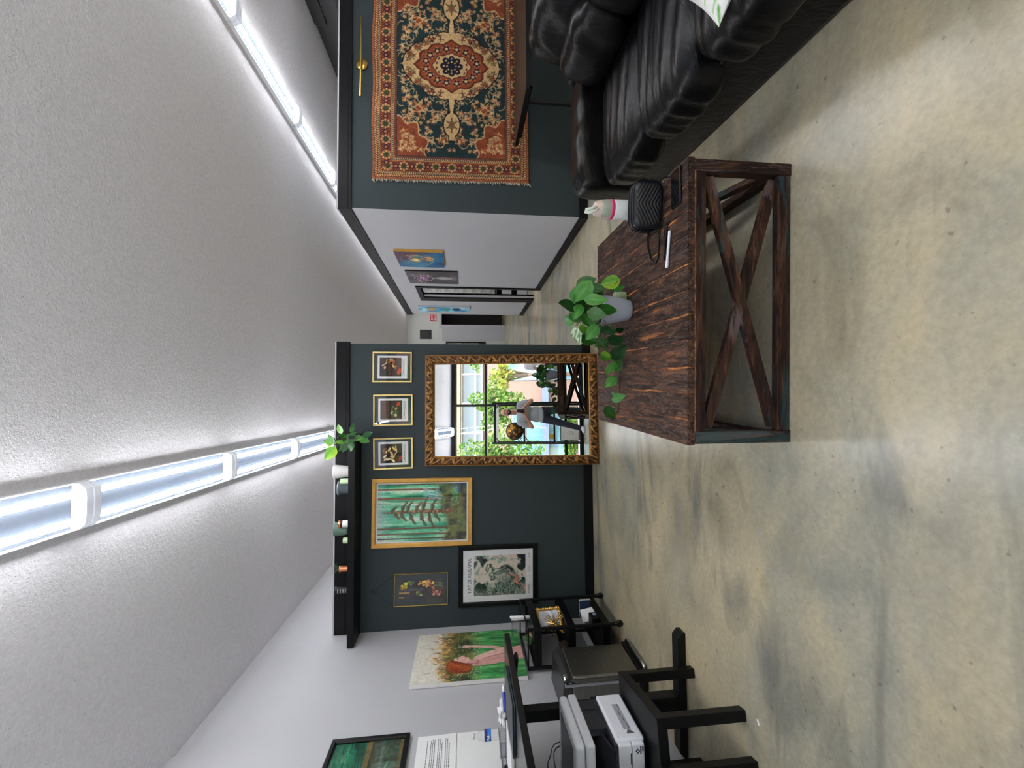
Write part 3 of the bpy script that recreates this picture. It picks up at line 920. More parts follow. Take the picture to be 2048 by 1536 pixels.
# ------------------------------------------------------------------ hung rug on the right partition
def rug_art():
    p_len, q_len, st = 2.64, 1.73, 0.005
    w, h = int(p_len/st), int(q_len/st)
    P, Q = np.meshgrid(np.linspace(-p_len/2, p_len/2, w), np.linspace(-q_len/2, q_len/2, h))
    c = Cv(w, h, (40, 56, 58))
    ap, aq = np.abs(P), np.abs(Q)
    cream, rust, teal, navy, orange, brown = (206, 168, 118), (146, 72, 46), (36, 54, 58), (38, 38, 52), (184, 112, 68), (92, 56, 46)
    def to(pp, qq): return ((pp+p_len/2)/q_len, (qq+q_len/2)/q_len)
    # scattered flowers and leaf sprays on the dark field, mirrored in both directions
    r = random.Random(12)
    def sym(fn):
        for sp in (-1, 1):
            for sq in (-1, 1): fn(sp, sq)
    def spray(pp, qq, big):
        k = r.randint(4, 7); a0 = r.uniform(0, 6.28); cols = [r.choice([cream, cream, orange, rust, (170, 150, 110)]) for _ in range(k)]
        Ls = [r.uniform(.6, 1.1) for _ in range(k)]
        def d(sp, sq):
            for j in range(k):
                a = a0+j*6.28/k; L = big*Ls[j]
                x0, y0 = to(sp*(pp+.25*L*math.cos(a)), sq*(qq+.25*L*math.sin(a))); x1, y1 = to(sp*(pp+L*math.cos(a)), sq*(qq+L*math.sin(a)))
                c.line([(x0, y0), (x1, y1)], .016*big/.06, cols[j], 1, .006)
            x, y = to(sp*pp, sq*qq); c.ell(x, y, .010*big/.06, .010*big/.06, rust if big > .05 else cream)
        sym(d)
    for pp, qq in ((.50, .36), (.62, .18), (.86, .12), (.40, .50), (.80, .42), (.95, .30)): spray(pp, qq, .105 if (pp, qq) == (.50, .36) else .06)
    for _ in range(105): spray(r.uniform(.02, .98), r.uniform(.02, .56), r.uniform(.014, .038))
    def arcs(pp, qq, L, a):
        def d(sp, sq):
            pts = [to(sp*(pp+L*t*math.cos(a+1.2*t)), sq*(qq+L*t*math.sin(a+1.2*t))) for t in (0, .35, .7, 1)]
            c.line(pts, .007, cream, .9, .003)
        sym(d)
    for _ in range(64): arcs(r.uniform(.05, .95), r.uniform(.04, .54), r.uniform(.05, .13), r.uniform(0, 6.28))
    # rust corner spandrels
    dcor = np.hypot((1.0-ap)/.36, (.58-aq)/.30)
    scal = 1+.10*np.cos(np.arctan2((.58-aq)/.30, (1.0-ap)/.36)*10)
    msk = np.clip((scal-dcor)*60, 0, 1); edge = np.clip((scal+.05-dcor)*60, 0, 1)
    c.put(edge, cream)
    sc = Cv(w, h, rust); sc.field(fbm(P*14+30, aq*14, 3), [(0, (120, 58, 40)), (1, (166, 86, 54))])
    c.c = c.c*(1-msk[..., None])+sc.c*msk[..., None]
    for pp, qq in ((.93, .50), (.84, .46), (.95, .40), (.76, .53), (.97, .56), (.88, .54), (.97, .34), (.80, .50), (.90, .43), (.97, .47)): spray(pp, qq, .042)
    for _ in range(16): spray(r.uniform(.80, .99), r.uniform(.42, .57), .022)
    # medallion: lobed lozenges inside one another with pendants along the length
    th = np.arctan2(aq/.52, ap/.40)
    def lob(a, b, n, amp): 
        tt = np.arctan2(aq/b, ap/a)
        return np.hypot(ap/a, aq/b)/(1+amp*np.abs(np.cos(n*tt))-amp*.5)
    neck = .018+.012*np.cos((ap-.40)*14)
    pend = (np.hypot((ap-.68)/.135, aq/.085) < 1) | ((ap < .86) & (aq < np.clip(neck, .012, .05))) | ((ap > .74) & (ap < .86) & (aq < (.86-ap)*.5))
    pendo = (np.hypot((ap-.68)/.150, aq/.100) < 1) | ((ap < .88) & (aq < np.clip(neck, .012, .05)+.012)) | ((ap > .74) & (ap < .885) & (aq < (.885-ap)*.62))
    d1_ = lob(.40, .545, 4, .22)
    # a diamond shoulder toward the pendants
    dia = ap/.44+aq/.30
    def med(g):
        E = lambda cp, cq, rp, rq: np.hypot((ap-cp)/(rp+g), (aq-cq)/(rq+g)) < 1
        return E(0, 0, .30, .40) | E(0, .40, .175, .135) | E(.12, .33, .13, .13) | E(.22, .20, .13, .13) | E(.30, .08, .09, .10) | (ap/(.45+g)+aq/(.22+g) < 1) | (ap/(.2+g)+aq/(.57+g) < 1)
    inn, out = med(0.0), med(.014)
    c.put((out | pendo).astype(float), (30, 30, 34)); c.put((inn | pend).astype(float), cream)
    for _ in range(34):
        a = r.uniform(.05, 1.5); rad = r.uniform(.80, .93)
        spray2 = (rad*.40*math.cos(a), rad*.53*math.sin(a))
        pp, qq = spray2
        L = r.uniform(.016, .034); a0 = r.uniform(0, 6.28); cc = r.choice([rust, brown, navy, (120, 110, 70)])
        def d(sp, sq):
            for j in range(4):
                b = a0+j*1.57; x0, y0 = to(sp*pp, sq*qq); x1, y1 = to(sp*(pp+L*math.cos(b)), sq*(qq+L*math.sin(b))); c.line([(x0, y0), (x1, y1)], .006, cc)
        sym(d)
    def pd(sp, sq):
        x, y = to(sp*.68, 0); c.ell(x, y, .028, .02, (110, 104, 70)); c.ell(x, y, .014, .010, rust)
        for j in range(6):
            a = j*1.047; c.line([to(sp*(.68+.05*math.cos(a)), .04*math.sin(a)), to(sp*(.68+.085*math.cos(a)), .065*math.sin(a))], .006, brown)
    sym(pd)
    d2_ = np.where(True, lob(.275, .385, 6, .10), 0); d2_ = np.minimum(d2_, (ap/.34+aq/.46)/.93)
    c.put((d2_ < 1).astype(float), (96, 50, 38))
    c.put((d2_ < .93).astype(float), rust)
    for j in range(4):
        a = .2+j*.38
        pp, qq = .20*math.cos(a), .29*math.sin(a)
        def d(sp, sq):
            x, y = to(sp*pp, sq*qq); c.ell(x, y, .022, .022, navy); c.ell(x, y, .010, .010, cream)
            for q in range(5):
                b = q*1.256; c.ell(x+.022*math.cos(b), y+.022*math.sin(b), .006, .006, orange)
        sym(d)
    d3_ = np.minimum(lob(.135, .195, 4, .12), (ap/.165+aq/.235)/.93)
    c.put((d3_ < 1.05).astype(float), (60, 36, 34)); c.put((d3_ < 1).astype(float), cream)
    rad = np.hypot(P, Q*.95); an = np.arctan2(Q, P)
    star = rad < .088+.034*np.abs(np.cos(4*an))**.7
    c.put(star.astype(float), navy)
    for j in range(8):
        a = j*PI/4
        for rr in (.05, .085):
            x, y = to(rr*math.cos(a), rr*math.sin(a)); c.ell(x, y, .005, .005, cream)
    for j in range(16):
        a = j*PI/8+.2; x, y = to(.15*math.cos(a)*.95, .17*math.sin(a)); c.ell(x, y, .006, .009, brown, a)
    # borders, outside in
    e = np.minimum(p_len/2-ap, q_len/2-aq)
    along = np.where(p_len/2-ap < q_len/2-aq, Q, P)
    def stripe(a, b, col, alt=None, per=.03, ph=0.0):
        m_ = ((e >= a) & (e < b)).astype(float); c.put(m_, col)
        if alt is not None:
            c.put(m_*(np.sin(2*PI*(along/per+ph)+(e-a)/(b-a)*PI) > .2), alt)
    stripe(0, .022, orange, (120, 62, 44), .018); stripe(.022, .030, navy)
    stripe(.030, .052, rust, cream, .026); stripe(.052, .060, navy); stripe(.060, .082, (70, 62, 56), cream, .020)
    stripe(.082, .090, orange)
    stripe(.090, .205, (104, 52, 42))
    mid = (e >= .095) & (e < .20)
    per = .175
    cell = (along/per+.5)-np.floor(along/per+.5)-.5
    rr = np.hypot(cell*per, e-.1475)
    c.put((mid & (rr < .050)).astype(float), orange); c.put((mid & (rr < .040)).astype(float), (120, 90, 60)); c.put((mid & (rr < .030)).astype(float), (70, 70, 50)); 
    a8 = np.arctan2(e-.1475, cell*per)
    c.put((mid & (rr > .030) & (rr < .055) & (np.cos(8*a8) > .45)).astype(float), cream)
    cell2 = along/per-np.floor(along/per)-.5
    r2 = np.hypot(cell2*per, e-.1475)
    c.put((mid & (r2 < .034)).astype(float), (62, 40, 58)); c.put((mid & (r2 < .014)).astype(float), orange); c.put((mid & (r2 > .026) & (r2 < .034) & (np.cos(6*np.arctan2(e-.1475, cell2*per)) > 0)).astype(float), rust)
    tw = np.abs(np.sin(along*60)*.02+.1475-e)
    c.put((mid & (rr > .055) & (r2 > .036) & (np.sin(along*260)*np.sin(e*330) > .45)).astype(float), orange)
    c.put((mid & (rr > .055) & (r2 > .036) & (np.sin(along*230+1)*np.sin(e*300+2) > .72)).astype(float), navy)
    stripe(.205, .213, orange); stripe(.213, .236, (60, 58, 56), cream, .022); stripe(.236, .244, rust); stripe(.244, .262, (128, 84, 60), (52, 52, 54), .014); stripe(.262, .270, navy)
    # weave: fade and knot grain
    kn = RNG.random((h, w, 1))
    lum = c.c.mean(-1, keepdims=True); c.c = np.clip((lum+(c.c-lum)*.95)*(.74+.40*kn), 0, 1)
    g = fbm(P*4, Q*4, 77)[..., None]; c.c = c.c*(.9+.2*g)
    return c.c, P, Q
arr, P, Q = rug_art()
rug = thing('wall_rug', 'red and dark teal oriental rug hung sideways on the dark partition', 'rug', (3.795, YP-0.006, 1.553))
dsp = -0.006-0.006*(fbm(P*2.2+9, Q*1.2, 5)-.5)*np.clip((P.max()-np.abs(P))*3, .3, 1)
top_wave = lambda X, Z: (X-0.016*(Z/0.865)-0.0*Z, Z+0.008*np.sin(X*7)*(np.clip(Z, 0, 9)/0.86)**2)
body = grid_mesh('rug_pile', 2.64, 1.73, arr, rug, vcol_mat('rug_wool', 0.95, 0.1, 0.5, 400, 0.002), 0.0, dsp, top_wave)
sm = body.modifiers.new('thickness', 'SOLIDIFY'); sm.thickness = 0.007; sm.offset = 1
bm = B(); r = random.Random(2)
for i in range(150):
    z = -0.862+1.724*i/149; x0 = -1.32-0.016*(z/0.865)
    L = r.uniform(.012, .034); dz = r.uniform(-.018, .006)
    tube(bm, [(x0+.004, -.008, z), (x0-L*.5, -.009-r.uniform(0, .004), z+dz*.3), (x0-L, -.006, z+dz)], r.uniform(.0022, .004), 5)
for sz in (-1, 1):
    tube(bm, [(-1.325-.016*sz, -.008, sz*.863), (-1.345-.016*sz, -.012, sz*.862-.012), (-1.362-.016*sz, -.008, sz*.862-.03)], .005, 6)
obj('fringe', bm, plain('wool_fringe', C3(206, 196, 180), 0.95, var=.15, scale=40), rug, True)

# brass bar wall light over the rug
o = thing('wall_light', 'slim brass bar light on a round brass plate above the rug', 'light', (3.742, YP-0.001, 2.531))
bm = B(); lathe(bm, [(0, 0), (0.062, 0), (0.064, -0.008), (0.062, -0.02), (0, -0.022)], 36, (0, 0, 0), 'y'); obj('wall_plate', bm, MAT['brass'], o, True)
bm = B(); cyl(bm, (0, -0.02, 0), (0, -0.06, 0), 0.012, 14); obj('stem', bm, MAT['brass'], o, True)
bm = B(); tube(bm, [(-0.405, -0.066, 0), (-0.403, -0.066, 0), (0.49, -0.066, 0), (0.492, -0.066, 0)], [0.009, 0.0125, 0.0125, 0.009], 14); obj('bar', bm, MAT['brass'], o, True)

# ------------------------------------------------------------------ black ledge with pots, high on the left partition
bm = B(); box(bm, -2.378, -0.32, 4.385, YP-0.002, 2.508, 2.572, 0.002)
tag(obj('wall_shelf', bm, MAT['black_lam']), 'long black floating shelf under the top trim of the dark partition', 'shelf')
ZS = 2.5722
def pot(name, label, cat, prof, mat, x, y=4.52, n=32, ribs=None, group=None, soil=None, z=ZS):
    o = thing(name, label, cat, (x, y, z), 0, group)
    bm = B(); lathe(bm, prof, n)
    b = obj('body', bm, mat, o, True)
    if ribs:
        k, amp = ribs
        for vt in b.data.vertices:
            a = math.atan2(vt.co.y, vt.co.x); rr = math.hypot(vt.co.x, vt.co.y)
            if rr > .02: vt.co.x *= 1+amp*math.cos(k*a); vt.co.y *= 1+amp*math.cos(k*a)
    if soil:
        bm = B(); lathe(bm, [(0, soil[1]), (soil[0], soil[1])], 24); obj('soil', bm, MAT['soil'], o)
    return o
pot('ribbed_pot', 'white vertically ribbed planter on the high black shelf', 'pot', [(0, 0), (.05, 0), (.053, .01), (.069, .172), (.069, .18), (.062, .18), (.055, .03), (0, .03)], plain('white_ceramic', C3(226, 222, 222), .5), -.69, 4.54, 96, (24, .018))
pot('grey_pot', 'blue-grey flared planter with a rim beside the white ribbed planter', 'pot', [(0, 0), (.047, 0), (.05, .008), (.062, .105), (.066, .108), (.068, .13), (.06, .13), (.052, .03), (0, .03)], plain('blue_grey_ceramic', C3(104, 116, 124), .35), -.855, 4.52)
def candle(x, y, z, label, mat, lid=None, grp=None, h=.075, r=.031):
    o = thing('jar_candle', label, 'candle', (x, y, z), 0, grp)
    bm = B(); lathe(bm, [(0, 0), (r*.96, 0), (r, .004), (r, h-.004), (r*.92, h), (r*.86, h), (r*.86, .02), (0, .02)], 24); obj('jar', bm, mat, o, True)
    bm = B(); lathe(bm, [(0, .021), (r*.84, .021), (r*.84, h*.72), (0, h*.74)], 20); obj('wax', bm, plain('wax', C3(226, 236, 208), .5), o, True)
    if lid:
        bm = B(); lathe(bm, [(0, h+.002), (r*1.04, h+.002), (r*1.06, h+.008), (r*1.06, h+.022), (r, h+.026), (0, h+.026)], 24); obj('lid', bm, lid, o, True)
    return o
PALEG = plain('pale_green_glass', C3(196, 220, 176), .3)
candle(-.772, 4.44, ZS, 'small pale green jar candle between the two planters on the high shelf', PALEG, h=.085, r=.028)
candle(-1.374, 4.50, ZS, 'small pale green jar candle left of the textured green pot', PALEG, h=.07, r=.03)
o = candle(-1.203, 4.47, ZS, 'white jar with a copper lid in front of the textured green pot', plain('white_glass', C3(228, 226, 224), .35), MAT['copper'], h=.082, r=.036)
bm = B(); lathe(bm, [(.0365, .068), (.0372, .069), (.0372, .08), (.0365, .081)], 24); obj('neck_band', bm, MAT['black_plastic'], o, True)
pot('green_pot', 'sage green diamond-textured pot on the high black shelf', 'pot', [(0, 0), (.048, 0), (.05, .01), (.058, .05), (.064, .10), (.068, .16), (.071, .168), (.064, .168), (.055, .03), (0, .03)], plain('sage_ceramic', C3(96, 124, 112), .5), -1.272, 4.55, 120, (30, .012))
o = pot('copper_pot', 'small copper pot of thin green grass on the high shelf', 'pot', [(0, 0), (.027, 0), (.029, .006), (.033, .098), (.035, .104), (.031, .104), (.028, .03), (0, .03)], MAT['copper'], -1.655, 4.50, soil=(.03, .09))
bm = B(); r = random.Random(5)
for i in range(26):
    a, b = r.uniform(0, 6.28), r.uniform(.02, .06)
    tube(bm, [(.012*math.cos(a), .012*math.sin(a), .09), (b*.5*math.cos(a), b*.5*math.sin(a), .13), (b*math.cos(a), b*math.sin(a), r.uniform(.14, .19))], [.0022, .0018, .0006], 4)
obj('grass', bm, plain('grass_blades', C3(58, 96, 52), .5, var=.3), o)
o = pot('lettered_cup', 'black cup with rows of small white lettering near the shelf end', 'cup', [(0, 0), (.032, 0), (.034, .006), (.038, .132), (.0385, .14), (.035, .14), (.031, .01), (0, .01)], MAT['black_plastic'], -1.855, 4.48)
bm = B()
for k, (z, n_) in enumerate(((.105, 5), (.08, 6), (.055, 6), (.032, 7))):
    for i in range(n_):
        a = -PI/2-.5+1.0*(i+.5)/n_; rr = .0357+.0032*(z/.132)+.0012
        w_ = .035+.03*((i*7+k*3) % 3)/3
        for s_0, s_1 in ((a-w_, a+w_),):
            p = [(rr*math.cos(s_0), rr*math.sin(s_0)), (rr*math.cos(s_1), rr*math.sin(s_1))]
            bm.faces.new([bm.verts.new((p[0][0], p[0][1], z-.003)), bm.verts.new((p[1][0], p[1][1], z-.003)), bm.verts.new((p[1][0], p[1][1], z+.004)), bm.verts.new((p[0][0], p[0][1], z+.004))])
obj('lettering', bm, MAT['paper'], o)

# ------------------------------------------------------------------ leaves
def leaves_mesh(name, lst, parent, origin, seed=1, ratio=0.62, zmin=None):
    r = random.Random(seed)
    V, F, Cc = [], [], []
    org = Vector(origin)
    view = Vector((0, -1, 0.15))
    pal = {0: [(38, 96, 34), (52, 124, 42), (30, 78, 34), (70, 142, 54)], 1: [(96, 164, 58), (122, 190, 66), (84, 150, 52)], 2: [(120, 158, 104), (84, 128, 74), (176, 196, 160)]}
    for bx, by, bz, tx, ty, tz, k in lst:
        b, tp = Vector((bx, by, bz))-org, Vector((tx, ty, tz))-org
        d = tp-b; L = d.length; d.normalize()
        L *= 1.08
        nrm = (view+Vector((r.uniform(-.5, .5), r.uniform(-.2, .2), r.uniform(-.1, .9)))).normalized()
        sd = d.cross(nrm)
        if sd.length < .1: sd = d.cross(Vector((1, 0, 0)))
        sd.normalize(); nn = sd.cross(d).normalized()
        if nn.dot(view) < 0: nn = -nn
        wd = L*ratio*r.uniform(.85, 1.1)
        colr = r.choice(pal[int(k)]); fold = r.uniform(.08, .25); droop = r.uniform(-.05, .22)
        i0 = len(V); NR, NC = 9, 7
        for i in range(NR+1):
            t = i/NR
            hw = wd/2*(math.sin(PI*min(1, t**.62))**.75 if 0 < t < 1 else 0.02)*(1.0 if t > .1 else .9)
            back = -0.10*L*max(0, 1-t*6)
            for j in range(NC):
                s = (j/(NC-1))*2-1
                p = b+d*(L*t+back*abs(s)*1.2)+sd*(hw*s)+nn*(-fold*hw*(1-abs(s))*1.0+0.0)-nn*(droop*L*t*t)+nn*(.02*L*math.sin(5*t+s*2))
                if zmin is not None: p.z = max(p.z, zmin+.002*(j % 2))
                V.append(p)
                f = .82+.36*abs(s)*.4+r.uniform(-.05, .05)
                cc = [min(1, x/255*f) for x in colr]
                if j == NC//2: cc = [min(1, x*1.22+.02) for x in cc]
                if k == 1 and s < -.2: cc = [min(1, cc[0]*1.4), min(1, cc[1]*1.15), cc[2]]
                if k == 2 and r.random() < .4: cc = [.75, .8, .7]
                Cc.append([lin(x*255) for x in cc])
        for i in range(NR):
            for j in range(NC-1):
                a = i0+i*NC+j
                F.append((a, a+1, a+NC+1, a+NC))
    me = bpy.data.meshes.new(name)
    me.from_pydata([tuple(v) for v in V], [], F)
    set_cols(me, np.array(Cc))
    return mesh_obj(name, me, MAT['leaf'], parent, True)
def stems_mesh(name, lst, parent, origin, root, seed=2, rad=.0022):
    bm = B(); r = random.Random(seed); org = Vector(origin)
    for bx, by, bz, *_ in lst:
        b = Vector((bx, by, bz))-org; rr = Vector(root)+Vector((r.uniform(-.03, .03), r.uniform(-.03, .03), 0))
        if (b-rr).length > .42: continue
        mid = (rr+b)/2+Vector((0, 0, .05*(b-rr).length/.2))
        tube(bm, [rr, mid, b], rad, 5)
    return obj(name, bm, MAT['stem'], parent, True)

SHELF_LEAVES = [(-0.29,4.42,2.652,-0.21,4.402,2.681,1),(-0.279,4.4,2.542,-0.192,4.414,2.549,0),(-0.316,4.4,2.428,-0.29,4.386,2.343,0),(-0.342,4.4,2.465,-0.381,4.425,2.382,0),(-0.354,4.38,2.505,-0.313,4.4,2.596,0),(-0.323,4.42,2.464,-0.365,4.378,2.522,1),(-0.334,4.45,2.62,-0.307,4.411,2.655,0),(-0.377,4.4,2.629,-0.378,4.367,2.687,1),(-0.437,4.38,2.701,-0.545,4.407,2.797,1),(-0.388,4.42,2.73,-0.362,4.405,2.812,1),(-0.373,4.45,2.728,-0.308,4.45,2.791,0),(-0.369,4.47,2.728,-0.311,4.444,2.76,0),(-0.385,4.42,2.583,-0.458,4.411,2.67,0),(-0.388,4.38,2.539,-0.464,4.361,2.55,0),(-0.401,4.4,2.595,-0.473,4.378,2.627,0),(-0.356,4.42,2.589,-0.287,4.417,2.515,0),(-0.402,4.45,2.761,-0.46,4.447,2.788,1)]
OX = (-.412, 4.505, ZS)
o = pot('potted_pothos', 'pothos in a dark pot spilling over the right end of the high shelf', 'plant', [(0, 0), (.045, 0), (.048, .008), (.062, .115), (.064, .12), (.057, .12), (.05, .03), (0, .03)], plain('dark_ceramic', C3(30, 34, 36), .4), OX[0], OX[1], soil=(.055, .108))
leaves_mesh('foliage', SHELF_LEAVES, o, OX, 3, .78)
stems_mesh('stems', SHELF_LEAVES, o, OX, (0, 0, .108))
# ------------------------------------------------------------------ left wall: canvas, framed painting, papers
def redhead():
    c = Cv(190, 250, (216, 210, 198)); A = c.asp; r = random.Random(6)
    n = fbm(c.X*9, c.Y*9, 4)
    g = np.clip((c.Y-.20-.10*np.abs(c.X-.38)-.14*(fbm(c.X*5, c.Y*5, 8)-.5))*9, 0, 1)
    f = Cv(190, 250, (0, 0, 0)).field(n, [(0.2, (44, 52, 34)), (0.45, (74, 84, 48)), (0.6, (120, 116, 64)), (0.8, (176, 140, 84))]).c
    c.c = c.c*(1-g[..., None])+f*g[..., None]
    for i in range(260):
        x = r.uniform(0, A); y = r.gauss(.26+.10*abs(x-.38), .045)
        c.line([(x, y), (x+r.uniform(-.02, .02), y-r.uniform(.01, .05))], r.uniform(.006, .016), r.choice([(196, 128, 66), (216, 168, 90), (132, 78, 44), (226, 190, 130), (90, 70, 40)]), .85, .003)
    g2 = np.clip((c.Y-.50-.10*(fbm(c.X*6, c.Y*6, 18)-.5))*8, 0, 1)
    f2 = Cv(190, 250, (0, 0, 0)).field(fbm(c.X*30, c.Y*5, 14), [(0.2, (30, 92, 50)), (0.5, (64, 148, 80)), (0.75, (120, 190, 116))]).c
    c.c = c.c*(1-g2[..., None])+f2*g2[..., None]
    for i in range(190):
        x, y = r.uniform(0, A), r.uniform(.34, .62); c.ell(x, y, .004, .004, r.choice([(196, 214, 190), (150, 190, 150), (220, 230, 210)]))
    for i in range(120):
        x = r.uniform(0, A); y = r.uniform(.6, 1.0); c.line([(x, y+.2), (x+r.uniform(-.03, .03), y-.08)], .006, r.choice([(36, 110, 58), (110, 190, 110), (150, 206, 120), (24, 84, 46)]), .8, .003)
    skin, sk2, sk3 = (212, 158, 152), (226, 182, 170), (186, 120, 122)
    c.poly([(.20, .55), (.25, .525), (.30, .535), (.36, .61), (.41, .70), (.435, .82), (.46, 1.0), (.26, 1.0), (.225, .82), (.20, .68)], skin)
    c.line([(.235, .56), (.245, .72), (.30, .88), (.34, 1.0)], .085, skin); c.line([(.31, .58), (.37, .70), (.40, .86)], .07, sk2)
    c.line([(.29, .62), (.33, .74), (.36, .84)], .008, sk3); c.line([(.255, .64), (.29, .78)], .007, sk3); c.line([(.34, .60), (.40, .72)], .006, (236, 196, 186))
    c.line([(.42, .84), (.465, .72), (.485, .62), (.50, .52)], .052, sk2, 1, .036); c.line([(.44, .80), (.475, .68)], .012, sk3, .6)
    c.ell(.502, .475, .024, .045, sk2, .1); c.line([(.50, .45), (.485, .43), (.50, .405), (.52, .42)], .007, (206, 200, 190))
    c.line([(.255, .56), (.265, .485)], .070, sk3); c.line([(.262, .55), (.275, .485)], .05, skin)
    c.ell(.285, .425, .060, .072, sk2, -.35); c.poly([(.335, .405), (.362, .446), (.330, .458)], sk2); c.poly([(.30, .47), (.335, .475), (.325, .50), (.29, .50)], sk2)
    c.line([(.305, .398), (.335, .392)], .008, (84, 60, 64)); c.line([(.318, .472), (.338, .468)], .010, (196, 96, 96)); c.ell(.29, .45, .02, .02, (230, 170, 160), 0, .6)
    c.ell(.205, .365, .085, .070, (146, 66, 38), -.5); c.ell(.165, .435, .060, .085, (128, 56, 32), .2)
    for i in range(110):
        t_ = i/110; x0 = .13+.17*t_; c.line([(x0, .31+.035*abs(t_-.5)+.012*r.random()), (x0-.02+r.uniform(-.02, .02), .39), (.155+.06*t_+r.uniform(-.03, .02), .50+r.uniform(-.03, .02))], .013, r.choice([(140, 62, 34), (170, 84, 46), (112, 46, 28), (196, 110, 66)]), .8, .005)
    return c.rough(.10, 50, 50, 6).c
o = thing('portrait_canvas', 'unframed canvas of a red-haired woman among reeds, standing on the black cart', 'painting', (XL+0.004, 4.085, 1.388), (0, 0, PI/2))
board('stretcher', 0.76, 1.0, -0.034, 0.0, plain('canvas_edge', C3(226, 224, 222), .8), o)
grid_mesh('artwork', 0.758, 0.998, redhead(), o, MAT['vart'], -0.0352)

def hut():
    c = Cv(170, 150, (26, 100, 74)); r = random.Random(3)
    c.field(fbm(c.X*4, c.Y*14, 12), [(0.2, (18, 70, 54)), (0.6, (24, 116, 82)), (0.9, (60, 150, 110))])
    for i in range(18):
        y = r.uniform(.12, .42); x = r.uniform(.2, c.asp); c.line([(x, y), (x+r.uniform(.1, .4), y+r.uniform(-.02, .02))], .02, (16, 40, 34), .8, .006)
    c.rect(0, .47, c.asp, 1, (40, 52, 44)); c.field
    c.rect(0, .47, c.asp, .54, (106, 92, 56))
    c.rect(.25*c.asp, .58, c.asp*.95, .95, (58, 70, 62)); c.rect(.52*c.asp, .60, .66*c.asp, .93, (80, 96, 88))
    c.rect(0, .94, c.asp, 1, (96, 84, 50)); 
    for i in range(30): c.line([(r.uniform(.6, 1)*c.asp, r.uniform(.6, .9)), (r.uniform(.6, 1)*c.asp, r.uniform(.6, .9))], .01, r.choice([(70, 90, 50), (40, 70, 46), (90, 100, 60)]), .6)
    c.ell(.50*c.asp, .72, .04, .03, (244, 196, 150)); c.line([(.58*c.asp, .78), (.66*c.asp, .81)], .014, (120, 180, 140))
    return c.rough(.2, 30, 30, 3).c
o = thing('hut_painting', 'black framed painting of a dark hut below green, on the white left wall', 'painting', (XL+0.024, 2.868, 2.078), (0, 0, PI/2))
ring_frame('frame', 0.62, 0.53, 0.034, 0.028, MAT['black_lam'], o)
board('backing', 0.56, 0.47, -0.008, -0.002, MAT['ink'], o)
grid_mesh('artwork', 0.556, 0.466, hut(), o, MAT['vart'], -0.009)
pane('glass', 0.556, 0.466, -0.018, o)

def sheet(label, y1, z0, z1, w, lines):
    o = thing('paper_sheet', label, 'paper', (XL+0.0235, y1-w/2, (z0+z1)/2), (0, 0, PI/2))
    h = z1-z0
    arr = np.ones((12, 12, 3))*.90
    disp = -.003-.006*np.linspace(0, 1, 12)[:, None]**3*np.ones((12, 12))
    grid_mesh('sheet', w, h, arr, o, MAT['print'], 0, disp)
    if lines:
        r = random.Random(4)
        for par in ((0,), (2, 3, 4), (6, 7, 8), (10, 11, 12)):
            bm = B()
            for i in par:
                z = h/2-.07-i*.0125
                x0 = -w/2+.03; x1 = w/2-.03-(r.uniform(0, .08) if i in (0, 4, 8, 12) else r.uniform(0, .01))
                bb = .003+.006*((h/2-z)/h)**3+.0012
                x = x0
                while x < x1-.01:
                    L = r.uniform(.008, .024); box(bm, x, min(x+L, x1), -bb-.0006, -bb, z-.0022, z+.0022); x += L+.005
            obj('text_lines', bm, MAT['grey_ink'], o)
    return o
sheet('white notice with grey lines of text, taped below the hut painting', 3.155, 1.487, 1.755, 0.36, True)
sheet('blank white paper sheet taped to the wall below the printed notice', 3.158, 1.19, 1.490, 0.36, False)

# ------------------------------------------------------------------ standing desk
ZD = 1.16
o = thing('standing_desk', 'tall black standing desk against the white left wall', 'desk', (-1.95, 2.2, 0))
bm = B(); box(bm, -0.40, 0.385, -1.05, 0.735, ZD-0.036, ZD-0.001, 0.003); obj('desktop', bm, MAT['black_lam'], o)
bm = B(); box(bm, -0.397, 0.382, -1.047, 0.732, ZD-0.002, ZD); obj('desktop_surface', bm, MAT['grey_lam'], o)
for y in (0.52, -0.92):
    bm = B(); box(bm, -0.04, 0.035, y-0.03, y+0.03, 0.05, ZD-0.036, 0.004); box(bm, -0.048, 0.043, y-0.038, y+0.038, 0.05, 0.62, 0.004); obj('leg', bm, MAT['black_metal'], o)
    bm = B(); prism(bm, [(-0.345, 0), (0.44, 0), (0.44, 0.022), (0.405, 0.052), (-0.31, 0.052), (-0.345, 0.022)], y-0.04, y+0.04); obj('foot', bm, MAT['black_metal'], o)
bm = B(); box(bm, -0.02, 0.02, -0.95, 0.54, ZD-0.08, ZD-0.036); obj('crossbar', bm, MAT['black_metal'], o)
bm = B(); obox(bm, (0.10, 0.70, ZD-0.06), (0.10, 0.70, ZD-0.036), .03, .03); tube(bm, [(0.03, 0.74, ZD-0.075), (0.10, 0.745, ZD-0.075), (0.20, 0.745, ZD-0.078), (0.235, 0.745, ZD-0.08), (0.25, 0.745, ZD-0.08)], [.009, .012, .02, .014, .004], 10); box(bm, 0.02, 0.20, 0.70, 0.74, ZD-0.05, ZD-0.036)
obj('crank_handle', bm, MAT['black_plastic'], o, True)

